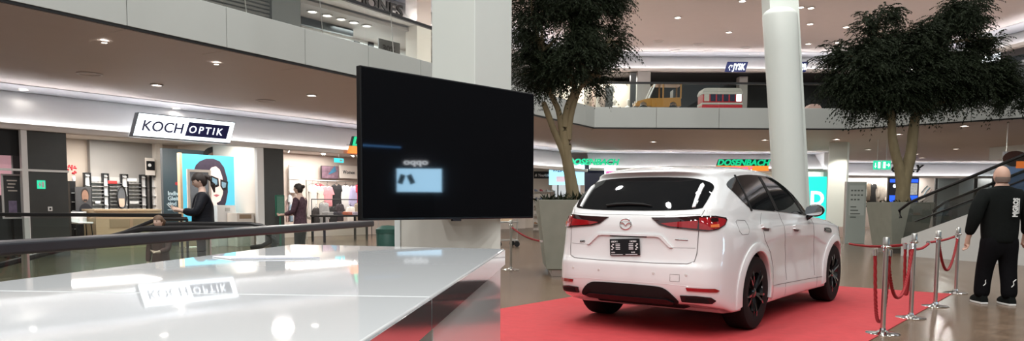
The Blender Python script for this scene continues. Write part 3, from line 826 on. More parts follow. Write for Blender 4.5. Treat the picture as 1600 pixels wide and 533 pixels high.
PLB = mat('plate_black', (.012,.014,.016), .3, var=.1); PLW = mat('plate_white', (.75,.77,.78), .4, var=.02)
m_ = MB(); m_.box(-.165,.165,-.006,.006,-.082,.082); m_.build('backing', PLB, plate, bevel=.008)
def wbox(x0, x1, z0, z1):
    m_ = MB(); m_.box(x0, x1, -.0085, -.004, z0, z1); m_.build('mark', PLW, plate)
for sg in (-1, 1):
    for i in range(4): wbox(sg*.073-.024, sg*.073+.024, -.022+i*.0165, -.022+i*.0165+.008)
    for i in range(4): wbox(sg*.132-.014 + (i%2)*.012, sg*.132+.004+(i%2)*.012, -.027+i*.0165, -.027+i*.0165+.012)
text('HBOV !', .022, PLW, plate, (-.145,-.007,.048), depth=.003, bold=.0006)
text('! ROBH', .022, PLW, plate, (.06,-.007,.048), depth=.003, bold=.0006)
text('019 0', .017, PLW, plate, (-.145,-.007,-.056), depth=.003, bold=.0006)
text('0 610', .017, PLW, plate, (.075,-.007,-.056), depth=.003, bold=.0006)
wbox(-.15, -.02, -.073, -.069); wbox(.01, .14, -.073, -.068)
em = thing('emblem', None, None)
for k in ('label','category'):
    if k in em: del em[k]
ec, _ = REAR.hit(.03, 1.055); em.parent = car; em.location = (ec.x-.008, .03, 1.055); em.rotation_euler = (0,0,R(-90))
m_ = MB(); m_.tube([(.062*math.cos(a), 0, .05*math.sin(a)) for a in [2*math.pi*k/32 for k in range(32)]], .006, 8, closed=True); m_.build('ring', CHROME, em, smooth=True)
m_ = MB(); m_.tube([(-.056,0,.012),(-.03,0,.014),(-.012,0,.0),(0,0,-.012),(.012,0,.0),(.03,0,.014),(.056,0,.012)], .0055, 8); m_.build('wings', CHROME, em, smooth=True)
BADGE = mat('badge_grey', (.22,.22,.22), .25, metal=.8, var=.05)
bc, _ = REAR.hit(.66, .905)
text('CX-60', .062, BADGE, car, (bc.x+.012, .655, .895), (0, 0, R(-94)), name='model_badge', depth=.006, bold=.0012, width=.17)
bc, _ = REAR.hit(.55, .87)
text('AWD', .03, BADGE, car, (bc.x-.004, .565, .862), (0, 0, R(-92)), name='model_badge', depth=.005, bold=.0008, width=.065)
seam('badge_strip', REAR, [(-.49,.925),(-.61,.922)], .006, BADGE, parent=car, off=.002)
# bumper: dark insert, reflectors, exhaust trims, sensors, tow flap
ins = [(-.30,.478),(0,.482),(.30,.478),(.40,.465),(.47,.42),(.53,.35),(.51,.322),(.40,.312),(0,.31),(-.40,.312),(-.51,.322),(-.53,.35),(-.47,.42),(-.40,.465)]
bi = decal('bumper_insert', REAR, curve_pts(ins, 3), .010, CARM, h=.05)
decal('diffuser', REAR, [(-.49,.34),(-.42,.365),(.42,.365),(.49,.34),(.46,.318),(-.46,.318)], .022, CARB, parent=bi, h=.05)
for sg in (1,-1):
    f_ = (lambda p: p) if sg < 0 else mir
    PD = DR if sg < 0 else DL; ys = sg
    def U(x, y): return (-.6*x + .8*y) if sg < 0 else (.6*x + .8*y)
    def dd(q): 
        o_ = [(U(x, ys*y), z) for x, y, z in q]
        return o_ if sg < 0 else o_[::-1]
    decal('reflector', PD, dd([(-.97,.635,.455),(-.80,.84,.443),(-.775,.86,.458),(-.82,.83,.478),(-.97,.62,.483)]), .010, LAMPR, h=.03)
    ex = decal('exhaust_trim', PD, dd([(-.975,.60,.348),(-.83,.82,.338),(-.80,.84,.365),(-.84,.81,.395),(-.93,.70,.408),(-.98,.575,.405)]), .012, CARB, h=.03)
    decal('exhaust_mouth', PD, dd([(-.96,.63,.356),(-.85,.80,.352),(-.87,.775,.388),(-.965,.62,.395)]), .016, CARM, parent=ex, h=.03)
    for yy, zz in ((.30,.60),(.62,.60)):
        p, n = REAR.hit(sg*yy, zz); m_ = MB(); m_.lathe([(.013,0),(.013,-.003),(.009,-.004)], 14, (p.x-.0, p.y, p.z), axis='x'); m_.build('sensor', mat('sensor_rim', (.6,.6,.58), .4, var=.02) if 'sensor_rim' not in MATS else MATS['sensor_rim'], car, smooth=True)
seam('tow_flap', REAR, [(-.47,.535),(-.56,.535),(-.56,.60),(-.47,.60),(-.47,.535)], .0022)
seam('bumper_crease', REAR, [(-.75,.49),(-.45,.505),(.45,.505),(.75,.49)], .002, CARP)
# sides
for P_, sg in ((SIDE, -1), (SIDEL, 1)):
    for path in ([(.26,1.17),(.15,1.06),(.20,.90),(.42,.75),(.53,.60),(.54,.42)],
                 [(.80,1.17),(.90,.9),(1.0,.7),(1.02,.42)] ,
                 [(1.92,1.12),(1.98,.9),(2.05,.7),(2.06,.40)]):
        seam('door_seam', P_, path, .003)
    seam('sill_seam', P_, [(.50,.40),(1.2,.385),(2.45,.36)], .003)
    for xx in (.98, 2.16): seam('sill_seam', P_, [(xx,.25),(xx,.385)], .0024)
    fx = [(-.46,1.09),(-.42,1.105),(-.24,1.10),(-.21,1.06),(-.21,1.0),(-.25,.965),(-.40,.965),(-.45,1.0),(-.46,1.09)]
    if sg < 0: seam('fuel_flap', P_, fx, .0024)
    for xx, zz in ((.27,1.03),(1.29,1.0)):
        hd = decal('door_handle', P_, curve_pts([(xx-.12,zz-.018),(xx+.12,zz-.022),(xx+.13,zz),(xx+.12,zz+.022),(xx-.12,zz+.024),(xx-.13,zz)], 3), .03, CARP, h=.04)
        decal('handle_cup', P_, [(xx-.06,zz-.045),(xx+.06,zz-.05),(xx+.09,zz-.02),(xx-.09,zz-.02)], .003, SEAM, parent=hd, h=.04)
    vt = decal('fender_vent', P_, curve_pts([(2.40,.925),(2.62,.905),(2.66,.93),(2.60,.965),(2.40,.975),(2.385,.95)], 3), .008, CARB, h=.04)
    decal('vent_trim', P_, [(2.41,.945),(2.58,.93),(2.58,.945),(2.41,.96)], .013, BADGE, parent=vt, h=.04)
    # wheel-arch mouldings in body colour
    for xx in (0, 2.87):
        a0, a1 = R(-14), R(194)
        if xx == 0: a0, a1 = R(-14), R(196)
        n = 26
        outer = [(xx + .51*math.cos(a0+(a1-a0)*k/n), .385 + .495*math.sin(a0+(a1-a0)*k/n)) for k in range(n+1)]
        inner = [(xx + .402*math.cos(a0+(a1-a0)*k/n), .385 + .402*math.sin(a0+(a1-a0)*k/n)) for k in range(n+1)]
        top = []; 
        mb_ = MB(); rows_ = []
        for k in range(n+1):
            o3, n3 = P_.hit(*outer[k]); i3, m3 = P_.hit(*inner[k])
            yo = Vector((0, sg, 0))
            # nothing of the body lies inside the arch any more: carry the surface on
            rws = [o3 - yo*.01, o3 + yo*.012, o3.lerp(i3, .25) + yo*.020, o3.lerp(i3, .92) + yo*.020, i3 + yo*.012, i3 - yo*.06]
            rows_.append([tuple(q) for q in rws])
        mb_.grid(rows_)
        mb_.build('wheel_arch', CARP, car, smooth=30)
# mirrors
for sg in (-1, 1):
    mc = Vector((1.76, sg*.985, 1.19))
    m_ = MB(); m_.ball((0,0,0), 1, 18, 10, sc=(.07,.105,.075))
    o = m_.build('door_mirror', CARB, car, smooth=True); o.location = mc
    md = None
    m_ = MB(); m_.ball((.018,0,.006), 1, 18, 10, sc=(.066,.104,.072)); m_.build('mirror_cap', CARP, o, smooth=True)
    m_ = MB(); m_.prism(curve_pts([(-.085,-.042),(.075,-.05),(.088,.018),(.05,.05),(-.068,.046)], 4), -.074, -.064, axis='x'); m_.build('mirror_glass', mat('mirror_silver', (.85,.87,.9), .02, metal=1, var=.01) if 'mirror_silver' not in MATS else MATS['mirror_silver'], o)
    m_ = MB(); m_.tube([(0.0,-sg*.04,-.05),(.02,-sg*.11,-.10),(.03,-sg*.16,-.10)], [.03,.028,.035], 8); m_.build('mirror_arm', CARB, o, smooth=True)
# roof aerial and rails
# wheels
def tread_profile():
    return [(.205,-.115),(.255,-.122),(.31,-.125),(.352,-.118),(.366,-.10),(.370,-.06),(.370,.06),(.366,.10),(.352,.118),(.31,.125),(.255,.122),(.205,.115)]
tyre_me = MB().lathe(tread_profile(), 56, axis='y', cap=False).mesh('tyre', TYRE, True)
mb_ = MB()
for k in range(56):
    a = 2*math.pi*k/56; ca_r, sa_r = math.cos(a), math.sin(a)
mb_.lathe([(.256,-.118),(.262,-.112),(.262,-.095),(.245,-.06),(.238,.05),(.25,.1)], 48, axis='y', cap=False)
rim_me = mb_.mesh('rim', RIM, True)
mb_ = MB()
for k in range(5):
    for d_ in (-.17, .17):
        a = 2*math.pi*k/5 + d_
        a2 = 2*math.pi*k/5 + d_*.55
        def pr(r_, an, y): return (r_*math.cos(an), y, r_*math.sin(an))
        path = [pr(.045,a2,-.088), pr(.11,a2*.6+a*.4,-.10), pr(.19,a,-.108), pr(.253,a+d_*.12,-.104)]
        mb_.tube(path, 1, 4, flat=(.016,.011))
spk_me = mb_.mesh('spokes', RIM, False)
hub_me = MB().lathe([(.062,-.07),(.062,-.094),(.05,-.104),(.03,-.108),(.002,-.109)], 24, axis='y').mesh('hub', RIM, True)
disc_me = MB().lathe([(.17,-.03),(.17,-.01),(.08,-.01),(.08,-.03),(.17,-.03)], 40, axis='y', cap=False).mesh('brake_disc', STEEL, True)
nut_me = MB()
for k in range(5):
    a = 2*math.pi*(k+.5)/5; nut_me.lathe([(.008,-.10),(.008,-.092)], 8, (.04*math.cos(a), 0, .04*math.sin(a)), axis='y')
nut_me = nut_me.mesh('wheel_nuts', CHROME)
for xx in (0, 2.87):
    for sg in (-1, 1):
        wh = part('wheel', tyre_me, car, (xx, sg*.815, .370), (0, R(random.uniform(0,60)), 0 if sg < 0 else math.pi))
        for nm, me_ in (('rim', rim_me), ('spokes', spk_me), ('hub', hub_me), ('brake_disc', disc_me), ('wheel_nuts', nut_me)):
            part(nm, me_, wh)
# underside pieces
m_ = MB(); m_.box(-.70,.5,-.5,.5,.24,.32); m_.build('rear_undertray', CARM, car, bevel=.03)
m_ = MB(); m_.box(.45,2.4,-.70,.70,.17,.24); m_.build('floor_pan', CARM, car, bevel=.02)
m_ = MB(); m_.tube([(-.05,-.7,.36),(-.05,.7,.36)], .05, 10); m_.build('rear_axle', CARM, car)
# ------------------------------------------------------------------ shops
def span(F, x0, y0, x1, y1, off):
    s0, _ = F.px(x0, (y0+y1)/2, off); s1, _ = F.px(x1, (y0+y1)/2, off)
    _, za = F.px((x0+x1)/2, y0, off); _, zb = F.px((x0+x1)/2, y1, off)
    return s0, s1, zb, za
def FM(F, s, off, z): return F.M @ Matrix.Translation((s, off, z))
def fthing(F, name, label, cat, s, off, z, group=None): return thing(name, label, cat, M=FM(F, s, off, z), group=group)
def bx(parent, name, m, x0, x1, y0, y1, z0, z1, bevel=0, label=None):
    o = MB().box(x0, x1, y0, y1, z0, z1).build(name, m, parent, bevel=bevel)
    if label: o['label'] = label
    return o
def fstruct(F, name, m, x0, x1, y0, y1, z0, z1, label=None):
    o = MB().box(x0, x1, y0, y1, z0, z1).build(name, m, M=F.M.copy()); o['kind'] = 'structure'
    if label: o['label'] = label
    return o
WOOD = mat('light_wood', (.62,.47,.31), .45, var=.12, scale=6, stretch=(1,1,8))
GREYW = mat('grey_wall', (.33,.315,.30), .6, var=.03, scale=3)
SLATE = mat('slate_wall', (.075,.08,.085), .5, var=.05)
WHITE = mat('plain_white', (.8,.8,.8), .45, var=.01)
GREEN = mat('exit_green', (.01,.35,.18), .4, emit=(.02,.55,.30), es=.8)
PINK = mat('pink_print', (.75,.42,.47), .4, var=.3, scale=2.2, emit=(.8,.45,.5), es=.25)
BOXW = mat('sign_lit_white', (.9,.92,.95), .4, emit=(.85,.93,1), es=1.1)
NAVY = mat('navy_letters', (.01,.012,.11), .4, var=.02)
CYAN = mat('lit_cyan', (.06,.34,.46), .4, emit=(.10,.52,.70), es=.5)
def spx(F, x, off, y=260): return F.px(x, y, off)[0]
KC = zk(2.78)                                     # ceiling of the shop interiors
sA, sB = spx(SL, -160, 0), spx(SL, 401, 0)
s_dark0, s_dark1 = spx(SL, 43, 0), spx(SL, 105, 0)
# --- optician shell
fstruct(SL, 'wall_optician', BEIGE, -7, t_meet+4, 4.6, 4.8, 0, Z_CEIL, 'beige back wall of the optician')
fstruct(SL, 'ceiling_optician', CEIL_L, -7, t_meet+2, .4, 4.6, KC, KC+.1, 'pale ceiling inside the optician')
fstruct(SL, 'trim_11', BEIGE, -7, sB, .38, .55, KC-.12, KC, 'beam behind the optician cove')
fstruct(SL, 'column_4', DARK, s_dark0, s_dark1, .0, .35, 0, KL-.06, 'dark polished pier of the optician shopfront')
fstruct(SL, 'trim_12', WHITE, spx(SL, 33.5, -.02), spx(SL, 43, -.02), -.05, .06, 0, KL-.06, 'white upright at the optician display window')
_, zb_ = SL.px(70, 267, -.02)
fstruct(SL, 'trim_13', WHITE, -4.5, s_dark1+.02, -.04, -.005, zb_-.025, zb_+.025, 'white band across the dark pier')
fstruct(SL, 'trim_14', BLACK, -4.5, spx(SL, 33.5, 0), .1, .2, zk(2.1), KL-.06, 'black header of the optician display window')
fstruct(SL, 'wall_display', SLATE, -4.5, spx(SL, 33, .9), .9, 1.0, 0, KL, 'dark backing of the optician display window')
# pink poster and framed notice in the window
s0, s1, z0, z1 = span(SL, -40, 234, 18, 305, .6)
t = fthing(SL, 'poster', 'large pink beauty poster in the optician display window', 'poster', s0, .6, z0)
bx(t, 'print', PINK, 0, s1-s0, 0, .02, 0, z1-z0); bx(t, 'frame', WHITE, s1-s0, s1-s0+.03, -.01, .03, 0, z1-z0)
s0, s1, z0, z1 = span(SL, 3, 272, 35, 342, .25)
t = fthing(SL, 'framed_notice', 'framed dark notice standing in the optician display window', 'notice', s0, .25, 0)
bx(t, 'frame', WHITE, 0, s1-s0, 0, .03, z0, z1, .004); bx(t, 'sheet', SLATE, .04, s1-s0-.04, -.008, 0, z0+.04, z1-.04)
for i in range(4): bx(t, 'text_line', WARMWHITE, .1+.02*(i%2), s1-s0-.1-.03*(i%3), -.012, -.008, z1-.16-.075*i, z1-.13-.075*i)
bx(t, 'picture', mat('notice_picture', (.3,.25,.4), .4, var=.6, scale=9), .12, s1-s0-.12, -.012, -.008, z0+.1, z0+.4)
bx(t, 'foot', BLACK, .05, s1-s0-.05, -.1, .15, 0, .02); bx(t, 'leg', BLACK, (s1-s0)/2-.02, (s1-s0)/2+.02, .03, .06, .0, z0+.05)
# green exit pictogram and small white notice on the pier
s0, s1, z0, z1 = span(SL, 58, 282, 71, 295, -.01)
t = fthing(SL, 'exit_sign', 'small green exit pictogram on the dark optician pier', 'exit sign', s0, -.012, z0)
bx(t, 'plate', GREEN, 0, s1-s0, 0, .012, 0, z1-z0, .003)
w_, h_ = s1-s0, z1-z0
bx(t, 'door_symbol', WHITE, w_*.55, w_*.85, -.004, 0, h_*.15, h_*.85); bx(t, 'figure', WHITE, w_*.25, w_*.4, -.004, 0, h_*.2, h_*.8); bx(t, 'arrow', WHITE, w_*.1, w_*.5, -.005, 0, h_*.42, h_*.55)
s0, s1, z0, z1 = span(SL, 75, 323, 82, 330, -.01)
t = fthing(SL, 'card_reader', 'small white square device on the dark optician pier', 'wall device', s0, -.012, z0)
bx(t, 'plate', WHITE, 0, s1-s0, 0, .012, 0, z1-z0, .003); bx(t, 'lens', BLACK, .03, s1-s0-.03, -.004, 0, .03, z1-z0-.03)
# --- the shop sign in its lit box
s0, s1, z0, z1 = span(SL, 207, 185, 366, 215, -.3)
_, zl_ = SL.px(210, 197, -.3); _, zr_ = SL.px(362, 205, -.3)
sg_h = .55
zc_ = (zl_+zr_)/2
t = fthing(SL, 'shop_sign', 'illuminated white shop sign reading KOCH OPTIK on the cove', 'sign', s0, -.34, zc_-sg_h/2)
L_ = s1-s0
m_ = MB(); m_.prism([(0,0),(L_-.16,0),(L_,sg_h),(.16,sg_h)], 0, .2, axis='y'); m_.build('light_box', BOXW, t, bevel=.006)
fr_ = [(-.02,-.02),(L_-.15,-.02),(L_+.025,sg_h+.02),(.145,sg_h+.02)]
m_ = MB(); m_.prism(fr_, .02, .19, axis='y'); m_.build('casing', SLATE, t)
text('KOCH', .36, NAVY, t, (.2,-.006,.14), depth=.012, shear=.28, bold=.004, width=L_*.40)
m_ = MB(); m_.prism([(L_*.475,.09),(L_-.28,.09),(L_-.16,sg_h-.10),(L_*.475+.13,sg_h-.10)], -.006, 0, axis='y'); m_.build('dark_field', NAVY, t)
text('OPTIK', .265, BOXW, t, (L_*.475+.12,-.012,.175), depth=.008, shear=.28, bold=.001, spacing=1.35, width=L_*.345)
bx(t, 'bracket', STEEL, .3, .36, .2, .34, .1, .3); bx(t, 'bracket', STEEL, L_-.5, L_-.44, .2, .34, .1, .3)
# --- optician interior
off = 4.4
s0, s1, z0, z1 = span(SL, 142, 234, 243, 330, off)
fstruct(SL, 'trim_15', GREYW, s0, s1, off, off+.15, 0, KC, 'grey display wall with spectacles')
s2, s3, _, _ = span(SL, 243, 234, 254, 330, off-.15)
fstruct(SL, 'trim_16', WARMWHITE, s2, s3, off-.2, off+.15, 0, KC, 'pale pier beside the spectacle wall')
# shelving bays with spectacles
SPEC = mat('spectacle_black', (.02,.02,.022), .3, var=.2)
SHELF = mat('grey_shelf', (.46,.46,.45), .5, var=.04)
spec_me = MB()
for cx_ in (-.034, .034):
    spec_me.tube([(cx_+.03*math.cos(a), 0, .022*math.sin(a)) for a in [2*math.pi*k/10 for k in range(10)]], .006, 4, closed=True)
    spec_me.tube([(cx_*1.9, 0, .012), (cx_*1.9, .1, .0)], .004, 4)
spec_me.tube([(-.008,0,.006),(.008,0,.006)], .004, 4)
spec_me = spec_me.mesh('spectacles', SPEC)
zt0 = SL.px(150, 276, off)[1]; zbt = SL.px(150, 327, off)[1]
edges = [131, 142, 160, 170, 189, 200, 219, 229, 235, 246]
o2 = off - .14
def frame_unit(x0, x1, ztop, zlow, label):
    a, c = spx(SL, x0, o2), spx(SL, x1, o2)
    t = fthing(SL, 'display_rack', label, 'rack', a, o2, 0, 'tall black display frames of the optician')
    w_ = c-a
    bx(t, 'upright', BLACK, 0, .03, 0, .1, 0, ztop); bx(t, 'upright', BLACK, w_-.03, w_, 0, .1, 0, ztop)
    bx(t, 'crosspiece', BLACK, .03, w_-.03, 0, .1, ztop-.03, ztop); bx(t, 'back', WHITE, .03, w_-.03, .06, .09, .3, ztop-.03)
    for i in range(4): bx(t, 'shelf_board', WHITE, .05, w_-.05, -.02, .06, zlow + .12 + i*.28, zlow + .14 + i*.28)
    return t
for i, (a, c) in enumerate(zip(edges[::2], edges[1::2])):
    frame_unit(a, c, zt0+.1, zbt, ['black display frame beside the male portrait poster', 'black display frame left of the red price card', 'black display frame behind the oval mirror', 'black display frame below the small speaker box', 'black display frame next to the pale pier'][i])
nspec = 0
for bi_, (a, c) in enumerate(((142,160),(170,189),(200,219))):
    sa_, sc_ = spx(SL, a, o2), spx(SL, c, o2)
    t = fthing(SL, 'spectacle_shelf', ['grey spectacle shelf next to the male portrait', 'grey spectacle shelf with a red price card', 'grey spectacle shelf beside the oval mirror'][bi_], 'shelf', sa_, o2, 0, 'grey spectacle shelves')
    bx(t, 'back', SHELF, 0, sc_-sa_, .1, .13, .9, zt0)
    nrow = 8
    for r_ in range(nrow):
        zz = zbt + (zt0-zbt-.1)*r_/nrow + .03
        bx(t, 'shelf_board', SHELF, 0, sc_-sa_, -.03, .1, zz-.012, zz)
        for k in range(3):
            o = bpy.data.objects.new('spectacles', spec_me); COL.objects.link(o)
            o.matrix_world = FM(SL, sa_ + (sc_-sa_)*(k+.5)/3, o2-.02, zz+.019) @ Matrix.Scale(.66, 4)
            tag(o, 'dark spectacle frame on the grey shelves of the optician', 'spectacles', 'spectacles on the grey shelves'); nspec += 1
for (a, y0, c, y1, nm, m_n, lb) in ((144,280,152,283.5,'price_card',WHITE,'white price card on the spectacle shelf by the portrait'),(169,282.5,183,287,'price_card',mat('red_card',(.6,.04,.04),.5,var=.05),'red price card on the spectacle shelf'),
        (199,279,214,283.5,'price_card',WHITE,'white price card high on the shelf beside the oval mirror'),(203,314.5,217,318.5,'price_card',WHITE,'white price card low on the shelf beside the oval mirror'),(149,314.5,157,318,'price_card',WHITE,'white price card low on the shelf by the portrait')):
    s0, s1, z0, z1 = span(SL, a, y0, c, y1, o2-.06)
    o = MB().box(0, s1-s0, 0, .012, 0, z1-z0).build(nm, m_n, M=FM(SL, s0, o2-.06, z0), bevel=.002); tag(o, lb, 'card')
# oval mirror with a print
s0, s1, z0, z1 = span(SL, 183, 291, 197, 326, o2-.25)
t = fthing(SL, 'oval_mirror', 'oval black-framed mirror on the optician shelf', 'mirror', (s0+s1)/2, o2-.25, (z0+z1)/2)
a_, b_ = (s1-s0)/2, (z1-z0)/2
ov = [(a_*math.cos(2*math.pi*k/28), 0, b_*math.sin(2*math.pi*k/28)) for k in range(28)]
MB().tube(ov, .022, 6, closed=True).build('frame', BLACK, t, smooth=True)
MB().prism([(p[0], p[2]) for p in ov], .005, .02, axis='y').build('glass', mat('mirror_grey', (.35,.36,.38), .1, metal=.6, var=.1), t)
bx(t, 'print', mat('peach_print', (.72,.52,.40), .5, var=.1), -a_*.6, a_*.6, -.008, .005, -b_*.85, -b_*.1)
MB().tube([(0,0.02,-b_),(0,.02,-b_-.15)], .02, 6).build('foot', BLACK, t)
# portrait poster of a man
SKIN_D = mat('portrait_skin', (.30,.17,.12), .5, var=.25, scale=8); HAIR = mat('portrait_hair', (.03,.022,.02), .5, var=.2)
s0, s1, z0, z1 = span(SL, 118, 292, 143, 330, 3.4)
t = fthing(SL, 'portrait_poster', 'dark portrait poster of a bearded man beside the spectacle shelves', 'poster', s0, 3.4, z0)
W_, H_ = s1-s0, z1-z0
bx(t, 'print', mat('portrait_ground', (.07,.07,.075), .5, var=.3, scale=3), 0, W_, 0, .03, 0, H_)
def oval(t, nm, m, cx, cz, a, b, y0=-.006, y1=0.0, n=20, lo=0, hi=2*math.pi):
    return MB().prism([(cx + a*math.cos(lo+(hi-lo)*k/n), cz + b*math.sin(lo+(hi-lo)*k/n)) for k in range(n if hi-lo > 6.2 else n+1)], y0, y1, axis='y').build(nm, m, t)
oval(t, 'hair', HAIR, W_*.6, H_*.68, W_*.25, H_*.27, -.004); oval(t, 'face', SKIN_D, W_*.6, H_*.62, W_*.21, H_*.25, -.008)
oval(t, 'shoulders', mat('portrait_shirt', (.015,.015,.02), .6, var=.1), W_*.6, 0, W_*.4, H_*.32, -.006, 0, 16, 0, math.pi)
bx(t, 'beard', HAIR, W_*.48, W_*.72, -.011, -.008, H_*.40, H_*.49)
bx(t, 'foot', BLACK, 0, W_, 0, .05, -z0, 0)
s0, s1, z0, z1 = span(SL, 110, 283, 119, 345, 3.6)
t = fthing(SL, 'dark_shelf', 'narrow black shelf unit behind the dark optician pier', 'shelf', s0, 3.6, 0)
bx(t, 'body', BLACK, 0, s1-s0, 0, .35, 0, z1)
for i in range(5): bx(t, 'shelf_board', SHELF, .03, s1-s0-.03, -.03, 0, .5+.25*i, .52+.25*i)
# red flower pot on the shelf
p_ = SL.at(spx(SL, 117, 3.6), 3.7, z1)
t = thing('flower_vase', 'small vase of red flowers on the black shelf', 'flowers', p_)
MB().lathe([(.03,0),(.05,.05),(.04,.12),(.03,.14)], 12).build('vase', WHITE, t, smooth=True)
fl_ = MB()
for k in range(16): fl_.ball((random.uniform(-.12,.12), random.uniform(-.08,.08), .2+random.uniform(0,.28)), .03, 6, 4)
fl_.build('blossoms', mat('red_blossom', (.55,.03,.04), .6, var=.3), t)
# wooden counter
s0, s1, z0, z1 = span(SL, 150, 327, 252, 372, 2.2)
t = fthing(SL, 'sales_counter', 'long pale wooden sales counter inside the optician', 'counter', s0, 2.2, 0)
W_ = s1-s0
bx(t, 'top', WOOD, -.05, W_, -.05, .7, z1-.05, z1, .004); bx(t, 'front_panel', WOOD, 0, W_, 0, .04, 0, z1-.05); bx(t, 'recess_shade', mat('shadow_wood', (.38,.28,.18), .5, var=.1), W_*.2, W_*.95, -.012, 0, z1-.5, z1-.27)  # darker front patch has the shade of a hollow painted into its wood colour
bx(t, 'side_panel', WOOD, 0, .05, .04, .7, 0, z1-.05); bx(t, 'plinth', SLATE, .05, W_, .06, .6, 0, .08)
# stool
s0 = spx(SL, 131, 2.2)
t = fthing(SL, 'bar_stool', 'white seated bar stool beside the wooden counter', 'stool', s0, 2.4, 0)
bx(t, 'seat', WHITE, -.2, .2, -.2, .2, .68, .73, .02); bx(t, 'backrest', WHITE, -.2, .2, .18, .21, .73, 1.0, .01)
for a_ in (-1, 1):
    for b_ in (-1, 1): MB().tube([(a_*.15, b_*.15, .68), (a_*.2, b_*.2, 0)], .014, 6).build('leg', BLACK, t)
# square wall unit with round lens
s0, s1, z0, z1 = span(SL, 228, 247, 242, 274, off-.3)
t = fthing(SL, 'wall_speaker', 'small square wall display with a black centre and white disc', 'wall display', s0, off-.3, z0)
bx(t, 'board', WARMWHITE, 0, s1-s0, 0, .05, 0, z1-z0, .004); W_, H_ = s1-s0, z1-z0
bx(t, 'dark_square', BLACK, W_*.05, W_*.95, -.02, 0, H_*.3, H_*.82); oval(t, 'disc', WHITE, W_*.38, H_*.58, W_*.18, W_*.18, -.03, -.02)
# dark wall with lettering, head poster
o3 = 2.6
s0, s1, z0, z1 = span(SL, 255, 235, 362, 350, o3)
t = fthing(SL, 'advertising_wall', 'dark advertising wall with white words beside the sunglasses poster', 'display wall', s0, o3, 0)
bx(t, 'board', SLATE, 0, s1-s0, 0, .12, 0, z1)
for i, wd in enumerate(('Individuelle', 'Gleitsichtgläser', 'sind unsere')):
    sx, zz = SL.px(262, 303.5+8*i, o3)
    text(wd, .17, WHITE, t, (sx-s0, -.004, zz-.03), depth=.008, bold=.004)
sx, zz = SL.px(262, 328, o3); bx(t, 'small_print', WHITE, sx-s0, sx-s0+.3, -.006, 0, zz-.01, zz+.01)
sx, zz = SL.px(276, 287, o3); oval(t, 'red_mark', MATS['red_card'], sx-s0, zz, .05, .05)
sx, zz = SL.px(337, 240, o3); oval(t, 'printed_hair', HAIR, sx-s0, zz-.05, .42, .26, -.006); oval(t, 'printed_brow', SKIN_D, sx-s0, zz-.2, .34, .24, -.012)
# sunglasses lightbox
o4 = 1.5
s0, s1, z0, z1 = span(SL, 285, 243, 383, 345, o4)
t = fthing(SL, 'lightbox_poster', 'large bright blue lightbox poster of a woman in sunglasses', 'lightbox', s0, o4, z0)
W_, H_ = s1-s0, z1-z0
bx(t, 'panel', CYAN, 0, W_, 0, .1, 0, H_); bx(t, 'wood_edge', WOOD, -.07, 0, -.02, .12, -z0, H_+.02); bx(t, 'foot', WOOD, 0, W_, .02, .1, -z0, 0)
SKIN_P = mat('poster_skin', (.78,.57,.52), .5, emit=(.8,.6,.55), es=.35, var=.1, scale=4); HAIR_P = mat('poster_hair', (.05,.035,.06), .5, var=.4, scale=8)
def Q(x, y): s, z = SL.px(x, y, o4); return (s-s0, z-z0)
def flat(nm, m, pts, y): MB().prism([Q(*p) for p in pts], -y, -y+.004, axis='y').build(nm, m, t)
flat('hair', HAIR_P, [(303,266),(306,258),(312,252),(322,248),(333,248),(343,252),(350,262),(355,280),(356,300),(353,316),(349,328),(343,330),(338,322),(330,330),(318,330),(306,322)], .006)
flat('face', SKIN_P, [(326,268),(330,262),(337,260),(343,265),(347,276),(349,290),(348,303),(344,314),(337,318),(330,312),(326,300)], .010)
flat('neck', SKIN_P, [(326,305),(338,316),(342,330),(340,345),(318,345),(320,325)], .009)
flat('dress', mat('poster_dress', (.75,.5,.6), .5, var=.5, scale=20), [(318,336),(328,328),(344,330),(350,345),(316,345)], .012)
flat('sunglasses', BLACK, [(329,274),(341,279),(342,291),(334,294),(328,287)], .014); flat('sunglasses', BLACK, [(344,280),(356,284),(355,296),(348,298),(344,291)], .014)
LENSB = mat('poster_lens', (.25,.42,.55), .3, var=.4, scale=6)
flat('lens', LENSB, [(331,277),(339,281),(339,288),(334,290),(331,286)], .018); flat('lens', LENSB, [(346,284),(353,286),(352,293),(348,294),(346,290)], .018)
flat('lips', mat('poster_lips', (.55,.15,.17), .4, var=.1), [(333,305),(338,303.5),(343,305),(338,308)], .014)
# grey framed mirror in front of it
s0, s1, z0, z1 = span(SL, 293, 265, 330, 300, .9)
t = fthing(SL, 'standing_mirror', 'pale framed mirror standing before the blue lightbox', 'mirror', s0, .9, 0)
W_ = s1-s0
fr = WARMWHITE
bx(t, 'frame_side', fr, 0, .07, 0, .05, .9, z1); bx(t, 'frame_side', fr, W_-.07, W_, 0, .05, .9, z1); bx(t, 'frame_top', fr, .07, W_-.07, 0, .05, z1-.07, z1); bx(t, 'frame_base', fr, .07, W_-.07, 0, .05, .9, .97)
bx(t, 'glass', MATS['mirror_grey'], .07, W_-.07, .02, .04, .97, z1-.07); bx(t, 'foot', fr, W_*.4, W_*.6, 0, .05, 0, .9); bx(t, 'base', fr, 0, W_, -.15, .2, 0, .03)
